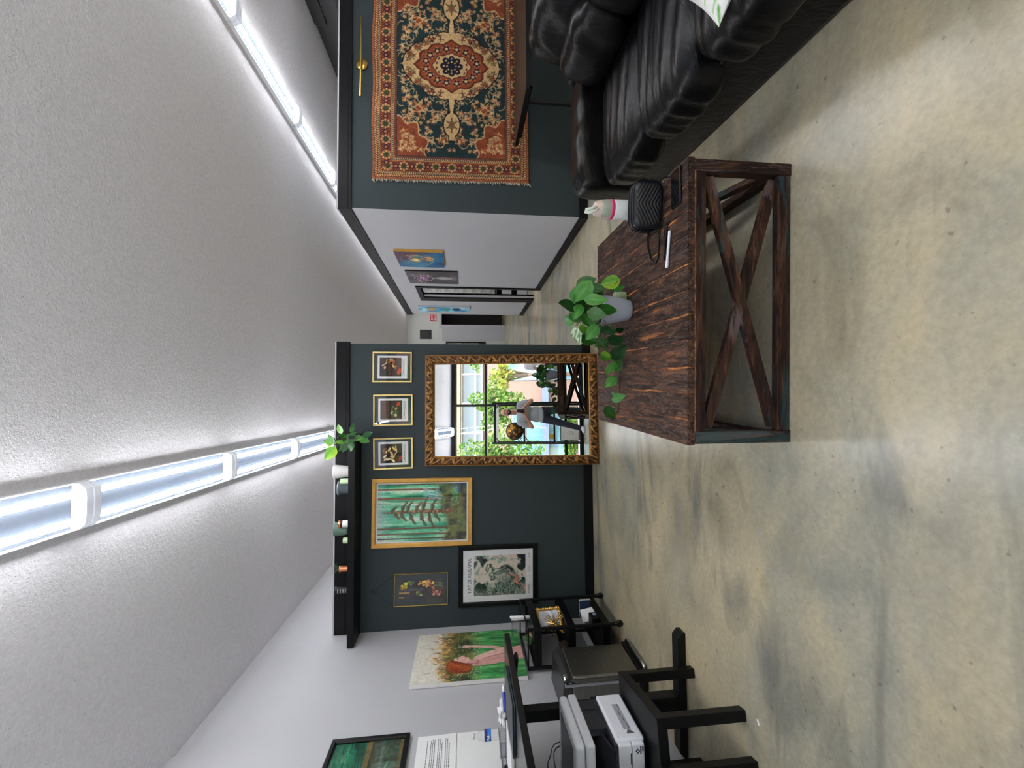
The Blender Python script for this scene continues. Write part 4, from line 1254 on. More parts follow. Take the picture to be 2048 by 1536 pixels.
# on the desk
def water_bottle(x, y):
    o = thing('plastic_bottle', 'clear plastic water bottle with a blue label on the standing desk', 'bottle', (x, y, ZD))
    prof = [(0, 0.004), (.022, 0), (.030, .004), (.031, .012), (.029, .02), (.031, .028), (.029, .036), (.031, .044), (.029, .052), (.031, .062), (.027, .085), (.0315, .102), (.0315, .142), (.030, .152), (.022, .178), (.013, .192), (.0125, .205)]
    bm = B(); lathe(bm, prof, 32); obj('body', bm, MAT['clear_plastic'], o, True)
    t = NT('blue_label', 0.35); v = t.coord((1, 1, 1)); 
    z = t.n('SeparateXYZ'); tc = t.n('TexCoord'); t.l(tc.outputs['Object'], z.inputs[0])
    wob = t.math('ADD', z.outputs['Z'], t.math('MULTIPLY', t.math('SINE', t.math('MULTIPLY', z.outputs['X'], 90.0)), 0.006))
    t.color(t.ramp(t.math('MULTIPLY', t.math('SUBTRACT', wob, 0.100), 22.0), [(0.0, C3(24, 60, 160)), (0.45, C3(60, 140, 226)), (0.7, C3(30, 50, 130)), (0.95, C3(22, 34, 96))]))
    bm = B(); lathe(bm, [(.0322, .102), (.0325, .103), (.0325, .141), (.0322, .142)], 32); obj('label', bm, t.m, o, True)
    bm = B(); 
    for k in range(4):
        a = -1.9+k*.26; z0 = .118+.004*math.sin(k*2)
        p = [(.0330*math.cos(a+d), .0330*math.sin(a+d)) for d in (-.09, .09)]
        bm.faces.new([bm.verts.new((p[0][0], p[0][1], z0-.006)), bm.verts.new((p[1][0], p[1][1], z0-.002)), bm.verts.new((p[1][0], p[1][1], z0+.012)), bm.verts.new((p[0][0], p[0][1], z0+.007))])
    obj('label_mark', bm, MAT['paper'], o)
    bm = B(); lathe(bm, [(0, .221), (.0135, .221), (.0148, .218), (.0148, .204), (.0125, .204)], 20); obj('cap', bm, plain('clear_white_cap', C3(214, 216, 222), .3), o, True)
    return o
water_bottle(-2.12, 2.80)
o = thing('marker_pen', 'blue and white marker lying near the far end of the standing desk', 'pen', (-1.92, 2.83, ZD+0.012), (0, 0, math.radians(64)))
bm = B(); tube(bm, [(-.075, 0, 0), (-.072, 0, 0), (.03, 0, 0), (.034, 0, 0)], [.008, .012, .012, .010], 12); obj('barrel', bm, plain('blue_plastic', C3(40, 66, 156), .35), o, True)
bm = B(); tube(bm, [(.034, 0, 0), (.07, 0, 0), (.085, 0, 0)], [.0105, .009, .003], 12); obj('cap', bm, MAT['white_plastic'], o, True)
# crumpled tissue
bm = B(); bmesh.ops.create_icosphere(bm, subdivisions=4, radius=1)
for vt in bm.verts:
    n_ = vt.co.normalized(); f = 1+.25*math.sin(7*n_.x+3*n_.y)+.2*math.sin(11*n_.y+4*n_.z)+.12*math.sin(17*n_.z+9*n_.x)
    vt.co = Vector((n_.x*.05*f, n_.y*.075*f, max(-.6, n_.z)*.026*f+.0215))
tag(obj('crumpled_tissue', bm, MAT['paper'], None, True, (-2.03, 2.855, ZD)), 'crumpled white tissue on the far end of the standing desk', 'tissue')
o = thing('laptop', 'closed dark laptop on the right edge of the standing desk', 'laptop', (-1.735, 2.47, ZD), (0, 0, math.radians(3)))
bm = B(); box(bm, -.13, .13, -.19, .19, 0.001, .010, .003); obj('base', bm, plain('dark_teal_shell', C3(34, 52, 56), .4), o)
bm = B(); box(bm, -.13, .13, -.19, .19, .011, .018, .003); obj('lid', bm, plain('dark_shell', C3(36, 42, 46), .35), o)
for i, (y, w_, lab) in enumerate(((2.50, .20, 'stack of white papers between the bottle and the closed laptop'),)):
    o = thing('paper_stack', lab, 'paper', (-2.00, 2.47, ZD), (0, 0, math.radians(6)))
    bm = B(); r = random.Random(i)
    for k in range(6): 
        dx, dy = r.uniform(-.006, .006), r.uniform(-.006, .006); box(bm, -.105+dx, .105+dx, -.14+dy, .14+dy, .001+k*.0032, .0034+k*.0032)
    obj('sheets', bm, MAT['paper'], o)
bm = B(); lathe(bm, [(0, .002), (.034, .002), (.037, .006), (.040, .05), (.041, .054), (.037, .054), (.034, .008), (0, .006)], 28)
tag(obj('plastic_tub', bm, MAT['clear_plastic'], None, True, (-2.15, 2.71, ZD)), 'small clear plastic tub beside the water bottle on the desk', 'tub')
o = thing('tape_dispenser', 'black desk tape dispenser at the left picture edge of the standing desk', 'tape dispenser', (-2.20, 2.55, ZD), (0, 0, 1.2))
bm = B(); prism(bm, [(-.07, 0.001), (.07, 0.001), (.07, .03), (.045, .045), (.02, .02), (-.01, .018), (-.03, .05), (-.06, .055), (-.07, .03)], -.025, .025); obj('base', bm, MAT['black_plastic'], o)
bm = B(); lathe(bm, [(.012, -.01), (.026, -.01), (.026, .01), (.012, .01), (.012, -.01)], 20, (-.005, 0, .045), 'y'); obj('tape_roll', bm, MAT['clear_plastic'], o, True)

# power strip and leads hanging below the desk
o = thing('power_strip', 'black power strip with plugs and leads hung under the standing desk', 'power strip', (-1.86, 2.02, ZD-0.036))
bm = B(); box(bm, -.025, .025, -.16, .16, -.045, -.001, .004); obj('strip', bm, MAT['black_plastic'], o)
for k, y in enumerate((.03, .085)):
    bm = B(); box(bm, -.016, .016, y-.016, y+.016, -.085, -.046, .004); obj('plug', bm, MAT['black_plastic'], o)
    bm = B(); pts = [Vector((0, y, -.085)), Vector((.03, y+.02, -.13)), Vector((-.02, y+.14, -.16+.05*k)), Vector((-.10, y+.30, -.18)), Vector((-.20, .60+.02*k, -.22)), Vector((-.26, .615+.02*k, -.50))]
    sp_ = []
    for a, b in zip(pts, pts[1:]): sp_ += [a.lerp(b, q/4) for q in range(4)]
    sp_.append(pts[-1])
    for _ in range(6): sp_ = [sp_[0]]+[(sp_[q-1]+sp_[q]*2+sp_[q+1])/4 for q in range(1, len(sp_)-1)]+[sp_[-1]]
    tube(bm, sp_, .0032, 6); obj('lead', bm, MAT['black_plastic'], o, True)

# ------------------------------------------------------------------ black side tables, printer
def side_table(name, label, loc, rz, half=.275, h=.475):
    o = thing(name, label, 'table', loc, rz)
    bm = B(); box(bm, -half, half, -half, half, h-.052, h, .003); obj('tabletop', bm, MAT['black_lam'], o)
    for sx in (1, -1):
        for sy in (1, -1):
            bm = B(); x0, x1 = sorted((sx*(half-.052), sx*half)); y0, y1 = sorted((sy*(half-.052), sy*half))
            box(bm, x0, x1, y0, y1, 0, h-.052, .002); obj('leg', bm, MAT['black_lam'], o)
    return o
side_table('side_table', 'low black square side table carrying the white printer under the desk', (-1.902, 2.310, 0), math.radians(10.5))
side_table('side_table', 'low black side table at the picture edge, nearest the camera', (-1.998, 1.735, 0), math.radians(10.5))

o = thing('printer', 'white laser printer with flatbed scanner on the low black side table', 'printer', (-1.975, 2.375, .475), math.radians(2))
wp, gp = MAT['white_plastic'], MAT['grey_plastic']
bm = B()
box(bm, -.205, .205, -.165, .195, .012, .165, .012, 3); obj('body', bm, wp, o)
bm = B(); box(bm, -.19, .19, -.16, .18, .001, .016); obj('base', bm, MAT['black_plastic'], o)
bm = B(); box(bm, -.19, .19, -.19, .19, .166, .178); box(bm, .150, .185, -.05, .18, .178, .292); box(bm, -.19, -.15, -.15, .18, .178, .292); box(bm, -.19, .19, .10, .18, .178, .292); obj('paper_exit', bm, MAT['dark_tray'], o)
bm = B(); obox(bm, (0, -.185, .184), (0, .10, .235), .33, .012); obj('output_tray', bm, MAT['dark_tray'], o)
# front doors
bm = B(); box(bm, -.20, .195, -.195, -.166, .025, .088, .006); obj('paper_drawer', bm, wp, o)
bm = B(); box(bm, -.20, .195, -.195, -.166, .092, .160, .006); obj('front_door', bm, wp, o)
bm = B(); box(bm, .10, .155, -.1965, -.1945, .096, .101); obj('door_handle', bm, MAT['ink'], o)
bm = B()
for q in ([(.150, .062), (.162, .074), (.174, .062), (.162, .050)],):
    prism(bm, q, -.197, -.1951)
prism(bm, [(.148, .043), (.184, .043), (.184, .049), (.148, .049)], -.197, -.1951); prism(bm, [(.160, .032), (.184, .032), (.184, .038), (.160, .038)], -.197, -.1951)
obj('maker_mark', bm, plain('navy_ink', C3(26, 34, 74), .5), o)
bm = B(); prism(bm, [(.157, .062), (.162, .067), (.167, .062), (.162, .057)], -.1978, -.1969); obj('maker_mark_centre', bm, wp, o)
# rating label on the right side
bm = B(); box(bm, .2045, .2062, -.10, .10, .060, .098); obj('rating_label', bm, plain('label_grey', C3(160, 162, 170), .6), o)
bm = B()
for k in range(5): box(bm, .2062, .2068, -.13+k*.006-(.0), -.127+k*.006, .052+.004*k, .094-.003*k)
for k in range(4): box(bm, .2060, .2068, -.095+k*.05, -.055+k*.05, .066+.006*(k % 3), .069+.006*(k % 3))
obj('label_print', bm, MAT['ink'], o)
# scanner lid
bm = B(); box(bm, -.215, .225, -.215, .195, .290, .338, .010, 3); obj('scanner_body', bm, wp, o)
bm = B(); box(bm, -.215, .225, -.210, .195, .341, .392, .022, 4); obj('scanner_lid', bm, wp, o)
bm = B(); box(bm, -.16, .17, -.15, .13, .390, .3945, .002); obj('lid_top', bm, gp, o)
bm = B(); obox(bm, (-.18, -.205, .306), (.06, -.205, .306), .026, .03); obj('control_panel', bm, MAT['dark_tray'], o)

# ------------------------------------------------------------------ steel pedal bin
o = thing('pedal_bin', 'slim brushed steel pedal bin with a chrome hinge strip beside the cart', 'bin', (-2.245, 3.475, 0))
bm = B(); box(bm, -.125, .135, -.205, .205, .06, .61, .02, 4); obj('body', bm, MAT['steel'], o, False)
bm = B(); prism(bm, [(-.125, .612), (.135, .612), (.135, .640), (.10, .676), (-.125, .690)], -.206, .206); obj('lid', bm, plain('steel_lid', C3(92, 92, 94), .35, metal=.8), o)
bm = B(); box(bm, -.125, .142, -.212, .212, 0, .062, .006); obj('base', bm, MAT['black_plastic'], o)
bm = B(); tube(bm, [(.14, -.195, .028), (.165, -.185, .026), (.172, -.12, .026), (.172, .12, .026), (.165, .185, .026), (.14, .195, .028)], .012, 10); obj('pedal', bm, MAT['chrome'], o, True)
bm = B(); lathe(bm, [(.05, .05), (.05, .61), (.05, .612)], 18, (.078, -.158, 0), 'z', PI*1.05, PI*1.95); lathe(bm, [(.052, .612), (.052, .668), (0, .670)], 18, (.078, -.158, 0)); obj('hinge_strip', bm, MAT['chrome'], o, True)

# ------------------------------------------------------------------ black rolling cart and what it carries
CX0, CX1, CY0, CY1 = -2.345, -2.01, 3.80, 4.36
o = thing('rolling_cart', 'black three-tier rolling cart in the corner below the woman canvas', 'cart', ((CX0+CX1)/2, (CY0+CY1)/2, 0))
hx, hy = (CX1-CX0)/2, (CY1-CY0)/2
for sx in (1, -1):
    for sy in (1, -1):
        bm = B(); box(bm, sx*hx-.012, sx*hx+.012, sy*hy-.012, sy*hy+.012, .07, .875, .002); obj('post', bm, MAT['black_metal'], o)
        bm = B(); lathe(bm, [(0, -.012), (.024, -.012), (.030, -.006), (.030, .006), (.024, .012), (0, .012)], 20, (sx*hx, sy*hy, .030), 'y'); box(bm, sx*hx-.012, sx*hx+.012, sy*hy-.018, sy*hy+.018, .045, .075); obj('caster', bm, MAT['black_plastic'], o, True)
for z, hr in ((.795, .875), (.485, .0), (.165, .0)):
    bm = B(); box(bm, -hx, hx, -hy, hy, z-.03, z, .003)
    for q in (-1, 1): box(bm, q*hx-.006, q*hx+.006, -hy, hy, z-.045, z+.022); box(bm, -hx, hx, q*hy-.006, q*hy+.006, z-.045, z+.022)
    obj('shelf', bm, MAT['black_lam'], o)
    if hr:
        bm = B()
        for y in (-hy, hy): box(bm, -hx, hx, y-.006, y+.006, hr-.012, hr)
        for x in (-hx, hx): box(bm, x-.006, x+.006, -hy, hy, hr-.012, hr)
        obj('guard_rail', bm, MAT['black_metal'], o)
# top shelf things
o = thing('glass_vase', 'clear glass vase on the cart top in front of the woman canvas', 'vase', (-2.10, 4.02, .795))
bm = B(); lathe(bm, [(0, .003), (.035, .001), (.040, .008), (.043, .06), (.052, .14), (.066, .20), (.064, .201), (.050, .14), (.040, .06), (.036, .012), (0, .010)], 32); obj('vase_body', bm, MAT['clear_plastic'], o, True)
for i, (y, lab) in enumerate(((4.16, 'white rolled paper standing nearer the glass vase on the cart top'), (4.21, 'white rolled paper nearer the dark partition on the cart top'))):
    bm = B(); tube(bm, [(-2.07-.03*i, y-.02, .797), (-2.10-.05*i, y+.06, .985-.02*i)], [.016, .013], 12)
    tag(obj('paper_roll', bm, MAT['paper'], None, True), lab, 'paper roll', 'paper rolls on the cart')
o = thing('moss_bowl', 'small bowl of green moss and tan pebbles on the cart top', 'bowl', (-2.13, 3.90, .795))
bm = B(); lathe(bm, [(0, .002), (.04, .001), (.055, .012), (.062, .045), (.058, .045), (.05, .014), (0, .012)], 28); obj('dish', bm, MAT['clear_plastic'], o, True)
bm = B(); r = random.Random(8)
for i in range(16):
    a, d = r.uniform(0, 6.28), r.uniform(0, .035); bmesh.ops.create_icosphere(bm, subdivisions=2, radius=r.uniform(.009, .015), matrix=Matrix.Translation((d*math.cos(a), d*math.sin(a), .026+r.uniform(0, .012))))
obj('pebbles', bm, plain('tan_pebbles', C3(176, 142, 96), .7, var=.3, scale=50), o, True)
bm = B()
for i in range(60):
    a, d = r.uniform(0, 6.28), r.uniform(0, .03); p = Vector((d*math.cos(a)-.01, d*math.sin(a)-.02, .035)); tube(bm, [p, p+Vector((r.uniform(-.03, .03), r.uniform(-.03, .03), r.uniform(.02, .06)))], [.004, .001], 4)
obj('moss', bm, plain('moss', C3(60, 120, 46), .7, var=.3, scale=60), o)
# middle shelf: gilt frame, brass burst, dark pine cone
o = thing('gilt_frame', 'small gilt ornate photo frame on the middle shelf of the cart', 'picture frame', (-2.09, 4.14, .487), (math.radians(-8), 0, math.radians(42)))
GF = MAT['gold']
bm = B()
for i in range(40):
    e = i/40*4; s_ = int(e); f = (e-s_)*2-1
    p = [(f*.085, -.11), (.085, f*.11), (-f*.085, .11), (-.085, -f*.11)][s_]
    bmesh.ops.create_icosphere(bm, subdivisions=2, radius=.014+.004*(i % 3), matrix=Matrix.Translation((p[0], 0, p[1]+.125)))
obj('gilt_border', bm, GF, o, True)
bm = B(); box(bm, -.085, .085, .0, .010, .015, .235); obj('frame_back', bm, GF, o)
bm = B(); box(bm, -.07, .07, -.004, 0, .03, .22); obj('photo_mat', bm, plain('pale_photo', C3(206, 210, 224), .4, var=.15, scale=12), o)
o = thing('brass_burst', 'spiky brass starburst ornament on the middle shelf of the cart', 'ornament', (-2.045, 3.94, .605))
bm = B(); r = random.Random(14)
bmesh.ops.create_icosphere(bm, subdivisions=2, radius=.018)
bs = obj('core', bm, MAT['brass'], o, True)
bm = B()
for i in range(46):
    d = Vector((r.gauss(0, 1), r.gauss(0, 1), r.gauss(0, 1))).normalized(); tube(bm, [d*.01, d*r.uniform(.095, .125)], [.0034, .0022], 5)
obj('spikes', bm, MAT['brass'], o)
o = thing('pine_cone', 'dark brown pine cone on the near end of the middle cart shelf', 'pine cone', (-2.20, 3.86, .486))
bm = B()
for k in range(9):
    for j in range(9):
        a = j*6.28/9+k*.35; rr = .032*math.sin(.35+k/9*2.6); p = Vector((rr*math.cos(a), rr*math.sin(a), .012+k*.009))
        bmesh.ops.create_icosphere(bm, subdivisions=1, radius=.010, matrix=Matrix.Translation(p))
obj('scales', bm, plain('cone_brown', C3(46, 32, 28), .8, var=.3, scale=60), o)
# bottom shelf: folded card, books
bm = B()
for s in (1, -1):
    vs = [bm.verts.new(p) for p in ((-.06, s*.05, 0), (.06, s*.05, 0), (.06, 0, .13), (-.06, 0, .13))]; bm.faces.new(vs)
cd = obj('folded_card', bm, MAT['paper'], None, False, (-2.09, 4.13, .166), (0, 0, .9)); tag(cd, 'white folded tent card on the bottom shelf of the cart', 'card')
sdf = cd.modifiers.new('card_thickness', 'SOLIDIFY'); sdf.thickness = .0015
for i, (y, h_, colr, lab) in enumerate(((4.25, .11, (206, 176, 60), 'yellow paperback leaning at the back of the bottom cart shelf'), (4.23, .12, (36, 50, 80), 'navy paperback beside the yellow one on the bottom cart shelf'))):
    o = thing('book', lab, 'book', (-2.07, y, .166), (0, 0, .1))
    bm = B(); box(bm, -.08, .08, -.008, .008, .001, h_, .001); obj('cover', bm, plain(f'cover_{i}', C3(*colr), .5), o)
    bm = B(); box(bm, -.077, .081, -.006, .006, .003, h_-.002+.003); obj('pages', bm, MAT['paper'], o)
o = thing('camera_box', 'black gadget box with a pale dial on the bottom shelf of the cart', 'box', (-2.06, 3.98, .166))
bm = B(); box(bm, -.05, .05, -.06, .06, .001, .085, .006); obj('case', bm, MAT['black_plastic'], o)
bm = B(); lathe(bm, [(0, .053), (.018, .053), (.018, .062), (.012, .066), (0, .064)], 18, (0, 0, .045), 'x'); obj('dial', bm, plain('dial_blue', C3(120, 140, 170), .3), o, True)
# ------------------------------------------------------------------ coffee table
ct = thing('coffee_table', 'large square distressed wood coffee table with X-braced sides', 'table', (0.456, 2.293, 0), math.radians(-3.1))
TH, HW = 0.48, 0.612
r = random.Random(3)
edges = [-HW]
nP = 11
for i in range(1, nP): edges.append(-HW+2*HW*i/nP+r.uniform(-.008, .008))
edges.append(HW)
t = NT('worn_seam', .65); v = t.coord((6, 2.2, 6))
t.color(t.ramp(t.noise(v, 3.0, 5, .65), [(.40, C3(34, 22, 18)), (.50, C3(120, 70, 34)), (.60, C3(196, 124, 60))]))
SEAM = t.m
def seam_edge(k):
    """worn, slightly wandering plank edge"""
    rr = random.Random(50+k); out = []; n = 60; wv = [rr.uniform(0, 6.28) for _ in range(4)]
    for i in range(n+1):
        y = i/n; g = .0015+.0045*max(0, math.sin(9*y+wv[0])+.8*math.sin(23*y+wv[1])-.55)+.0012*rr.random()
        out.append(g)
    return out
for i, (a, b) in enumerate(zip(edges, edges[1:])):
    bm = B(); top = TH+r.uniform(-.0015, 0)
    ea = seam_edge(2*i) if i else [0]*61; eb = seam_edge(2*i+1) if i < nP-1 else [0]*61
    rows = []
    for k in range(61):
        y = -HW+2*HW*k/60
        rows.append([bm.verts.new(p) for p in ((a+.0008, y, TH-.032), (a+ea[k], y, top-.002), (a+ea[k]+.002, y, top), (b-eb[k]-.002, y, top), (b-eb[k], y, top-.002), (b-.0008, y, TH-.032))])
    for p, q in zip(rows, rows[1:]):
        for j in range(6):
            bm.faces.new((p[j], p[(j+1) % 6], q[(j+1) % 6], q[j]))
    bm.faces.new(rows[0][::-1]); bm.faces.new(rows[-1])
    obj('plank', bm, MAT['plank'], ct)
bm = B(); box(bm, -HW+.004, HW-.004, -HW+.004, HW-.004, TH-.040, TH-.0035); obj('underboard', bm, SEAM, ct)
pw = .052
for sx in (1, -1):
    for sy in (1, -1):
        bm = B(); x0, x1 = sorted((sx*(HW-.004-pw), sx*(HW-.004))); y0, y1 = sorted((sy*(HW-.004-pw), sy*(HW-.004)))
        box(bm, x0, x1, y0, y1, 0, TH-.032, .003); obj('leg', bm, MAT['post_wood'], ct)
e = HW-.004; inn = e-pw
for s in (1, -1):
    for z0, z1 in ((TH-.088, TH-.0325), (0.004, .060)):
        bm = B(); y0, y1 = sorted((s*(e-.040), s*(e-.003))); box(bm, -inn, inn, y0, y1, z0, z1, .003); obj('rail', bm, MAT['rail_wood'], ct)
        bm = B(); x0, x1 = sorted((s*(e-.040), s*(e-.003))); box(bm, x0, x1, -inn, inn, z0, z1, .003); obj('rail', bm, MAT['rail_wood_y'], ct)
    zb, zt = .060, TH-.088
    for k in (1, -1):
        dd = .0 if k == 1 else .004
        bm = B(); obox(bm, (-inn+.02, s*(e-.020-dd), zb+.012 if k == 1 else zt-.012), (inn-.02, s*(e-.020-dd), zt-.012 if k == 1 else zb+.012), .028, .046, (0, 0, 1), .002); obj('brace', bm, MAT['rail_wood'], ct)
        bm = B(); obox(bm, (s*(e-.020-dd), -inn+.02, zb+.012 if k == 1 else zt-.012), (s*(e-.020-dd), inn-.02, zt-.012 if k == 1 else zb+.012), .028, .046, (0, 0, 1), .002); obj('brace', bm, MAT['rail_wood_y'], ct)

# ------------------------------------------------------------------ things on the coffee table
TABLE_LEAVES = [(0.64,2.25,0.798,0.679,2.219,0.712,0),(0.644,2.2,0.748,0.539,2.194,0.832,0),(0.627,2.22,0.733,0.616,2.2,0.664,0),(0.671,2.24,0.569,0.648,2.238,0.668,1),(0.635,2.3,0.578,0.666,2.3,0.516,0),(0.524,2.25,0.82,0.534,2.205,0.909,0),(0.54,2.15,0.782,0.533,2.101,0.691,0),(0.54,2.27,0.803,0.542,2.287,0.72,0),(0.528,2.24,0.788,0.452,2.211,0.834,0),(0.467,2.13,0.775,0.445,2.099,0.696,0),(0.494,2.16,0.7,0.496,2.19,0.604,0),(0.467,2.25,0.771,0.416,2.238,0.72,0),(0.407,2.24,0.795,0.382,2.257,0.732,1),(0.406,2.2,0.709,0.339,2.188,0.771,0),(0.412,2.27,0.82,0.323,2.271,0.792,2),(0.397,2.22,0.615,0.367,2.182,0.698,0),(0.356,2.28,0.773,0.336,2.281,0.687,0),(0.328,2.28,0.616,0.376,2.299,0.525,0),(0.354,2.34,0.671,0.338,2.332,0.609,0),(0.253,2.34,0.574,0.317,2.349,0.489,0),(0.267,2.34,0.645,0.253,2.344,0.576,1),(0.233,2.42,0.527,0.168,2.375,0.604,0),(0.246,2.42,0.475,0.178,2.431,0.521,0),(0.143,2.46,0.519,0.093,2.457,0.582,0),(0.055,2.46,0.542,0.039,2.434,0.529,0),(0.014,2.43,0.547,0.034,2.382,0.479,0),(-0.038,2.46,0.582,-0.102,2.479,0.512,0),(0.576,2.3,0.815,0.65,2.288,0.793,0),(0.498,2.32,0.823,0.447,2.328,0.774,0),(0.407,2.36,0.542,0.429,2.38,0.49,0),(0.321,2.36,0.668,0.346,2.367,0.622,0),(0.348,2.38,0.612,0.302,2.404,0.592,0)]
TABLE_LEAVES = [(a, b, max(c, .492), d, e_, max(f, .492), k) for a, b, c, d, e_, f, k in TABLE_LEAVES]
r = random.Random(31)
# fuller far side of the plant
for i in range(38):
    a = r.uniform(-.6, 3.6); d = r.uniform(.03, .13); x, y, z = .52+d*math.cos(a)*1.1, 2.30+d*math.sin(a), r.uniform(.66, .80)
    TABLE_LEAVES.append((x, y, z, x+r.uniform(-.06, .06), y+r.uniform(.0, .06), z+r.uniform(-.08, .05), 0))
OX = (.520, 2.300, TH)
o = thing('potted_pothos', 'trailing pothos in a pale blue-grey pot on the coffee table', 'plant', OX)
bm = B(); lathe(bm, [(0, 0.001), (.046, 0.001), (.054, .006), (.060, .02), (.078, .12), (.083, .176), (.085, .182), (.080, .184), (.072, .12), (.056, .03), (0, .03)], 40); obj('pot', bm, plain('blue_grey_pot', C3(172, 180, 196), .45, var=.02), o, True)
bm = B(); lathe(bm, [(0, .158), (.075, .158)], 24); obj('soil', bm, MAT['soil'], o)
leaves_mesh('foliage', TABLE_LEAVES, o, OX, 5, .72, .006)
stems_mesh('stems', TABLE_LEAVES, o, OX, (0, 0, .16))
bm = B()
vine = [(.42, 2.30, .66), (.36, 2.38, .60), (.39, 2.44, .486), (.261, 2.475, .486), (.147, 2.481, .486), (.039, 2.487, .486), (-.056, 2.518, .486), (-.12, 2.64, .486)]
pts = []
for a, b in zip(vine, vine[1:]):
    pts += [Vector(a).lerp(Vector(b), q/4)-Vector(OX) for q in range(4)]
tube(bm, pts+[Vector(vine[-1])-Vector(OX)], .0032, 6); obj('vine', bm, plain('vine_brown', C3(62, 66, 40), .7), o, True)
candle(.612, 2.375, TH+.001, 'small glass jar with a pale green label behind the pothos pot', PALEG, h=.066, r=.032)

# drink bottle
o = thing('drink_bottle', 'white drink bottle with a pink ring and carry loop behind the purse', 'bottle', (.957, 2.00, TH))
bm = B(); lathe(bm, [(0, .001), (.044, .001), (.047, .006), (.047, .195), (.046, .205), (0, .205)], 36); obj('body', bm, plain('bottle_white', C3(226, 234, 236), .35, var=.02), o, True)
bm = B(); lathe(bm, [(.0465, .205), (.0482, .207), (.0482, .220), (.0465, .222), (0, .222)], 36); obj('ring', bm, plain('pink_ring', C3(214, 62, 122), .4), o, True)
bm = B(); lathe(bm, [(.046, .222), (.045, .24), (.040, .275), (.033, .296), (.022, .303), (0, .304)], 36); obj('cap', bm, plain('cap_grey_pink', C3(206, 186, 178), .4), o, True)
bm = B(); lathe(bm, [(.0463, .222), (.0458, .238), (.042, .266), (.0405, .268)], 18, (0, 0, 0), 'z', -PI*.95, -PI*.15); obj('cap_panel', bm, plain('cap_sage', C3(156, 166, 152), .4), o, True)
bm = B(); tube(bm, [(-.012, -.03, .288), (-.028, -.036, .305), (-.036, -.034, .335), (-.030, -.03, .352), (-.020, -.03, .348), (-.014, -.032, .320), (-.004, -.032, .298)], [.006, .007, .008, .008, .008, .007, .006], 10); obj('carry_loop', bm, plain('loop_white', C3(222, 232, 226), .4), o, True)
bm = B()
def cdisc(r0, r1, zc, rr, n=28):
    ring0 = []; ring1 = []
    for i in range(n):
        a = 2*PI*i/n
        for rad, lst in ((r0, ring0), (r1, ring1)):
            th = -PI/2-.25+rad*math.cos(a)/.047; lst.append(bm.verts.new((rr*math.cos(th), rr*math.sin(th), zc+rad*math.sin(a))))
    for i in range(n):
        j = (i+1) % n; bm.faces.new((ring0[i], ring0[j], ring1[j], ring1[i]))
cdisc(.0005, .036, .105, .0474); obj('sticker', bm, plain('sticker_lime', C3(196, 212, 62), .5), o)
bm = B()
for k in range(10):
    a = k*PI/5
    th = lambda rad, aa: -PI/2-.25+rad*math.cos(aa)/.047
    vs = [bm.verts.new((.0479*math.cos(th(q, aa)), .0479*math.sin(th(q, aa)), .105+q*math.sin(aa))) for q, aa in ((.006, a), (.016, a-.24), (.024, a), (.016, a+.24))]
    bm.faces.new(vs)
obj('sticker_flower', bm, plain('sticker_purple', C3(96, 48, 140), .5), o)

# quilted purse
PL = plain('purse_leather', C3(24, 24, 30), .34, var=.08, bump=.2, bscale=260, bdist=.001)
o = thing('quilted_purse', 'small black chevron-quilted purse with a wrist strap on the coffee table', 'purse', (.935, 1.905, TH), math.radians(-8))
bm = B(); bmesh.ops.create_cube(bm, size=2); bmesh.ops.subdivide_edges(bm, edges=bm.edges[:], cuts=46, use_grid_fill=True)
for vt in bm.verts:
    x, y, z = vt.co; k = 5.0
    nk = (abs(x)**k+abs(z)**k)**(1/k); m_ = max(abs(x), abs(z))
    s_ = m_/nk if nk > 1e-6 else 1
    X, Z = x*s_, z*s_
    edge = max(0, 1-max(abs(x), abs(z))**6)
    Y = y*(.028+.012*edge)
    if y < -.99 and max(abs(x), abs(z)) < .90:
        ph = (Z*.072+abs(X*.108)*.55)/.0165
        Y -= .0042*abs(math.sin(PI*ph))**.6
    vt.co = (X*.108, Y, Z*.072+.0745)
obj('body', bm, PL, o, True)
bm = B()
def rr_loop(hw, hh, y, n=60):
    pts = []
    for i in range(n):
        a = 2*PI*i/n; cx, sz = math.cos(a), math.sin(a); q = (abs(cx)**5+abs(sz)**5)**(1/5); pts.append((cx/q*hw, y, sz/q*hh+.0745))
    return pts+[pts[0]]
for y in (-.030, .0, .030): tube(bm, rr_loop(.1095, .0735, y), .0022 if y else .0035, 5, False)
obj('piping', bm, PL, o, True)
bm = B(); tube(bm, [(.105, 0, .10), (.12, 0, .105), (.125, 0, .085), (.118, 0, .07)], .006, 8); obj('strap_loop', bm, MAT['black_plastic'], o)
bm = B(); box(bm, -.125, -.108, -.012, .012, .045, .10, .003); obj('strap_tab', bm, MAT['black_plastic'], o)
bm = B(); pts = [(-.112, 0, .07), (-.128, .02, .045), (-.105, .12, .008), (-.17, .115, .006), (-.235, .075, .006), (-.262, .02, .006), (-.235, -.005, .006), (-.17, -.006, .006), (-.118, -.008, .006)]
sp_ = []
for a, b in zip(pts, pts[1:]): sp_ += [Vector(a).lerp(Vector(b), q/4) for q in range(4)]
tube(bm, sp_+[Vector(pts[-1])], .0052, 7); obj('strap', bm, PL, o, True)
bm = B()
for k in range(16):
    t_ = k/15; p = Vector((.118-.02*t_, -.02-.10*t_, .07*(1-t_)**2+.005)); bmesh.ops.create_icosphere(bm, subdivisions=1, radius=.0045, matrix=Matrix.Translation(p))
obj('chain', bm, MAT['black_metal'], o)

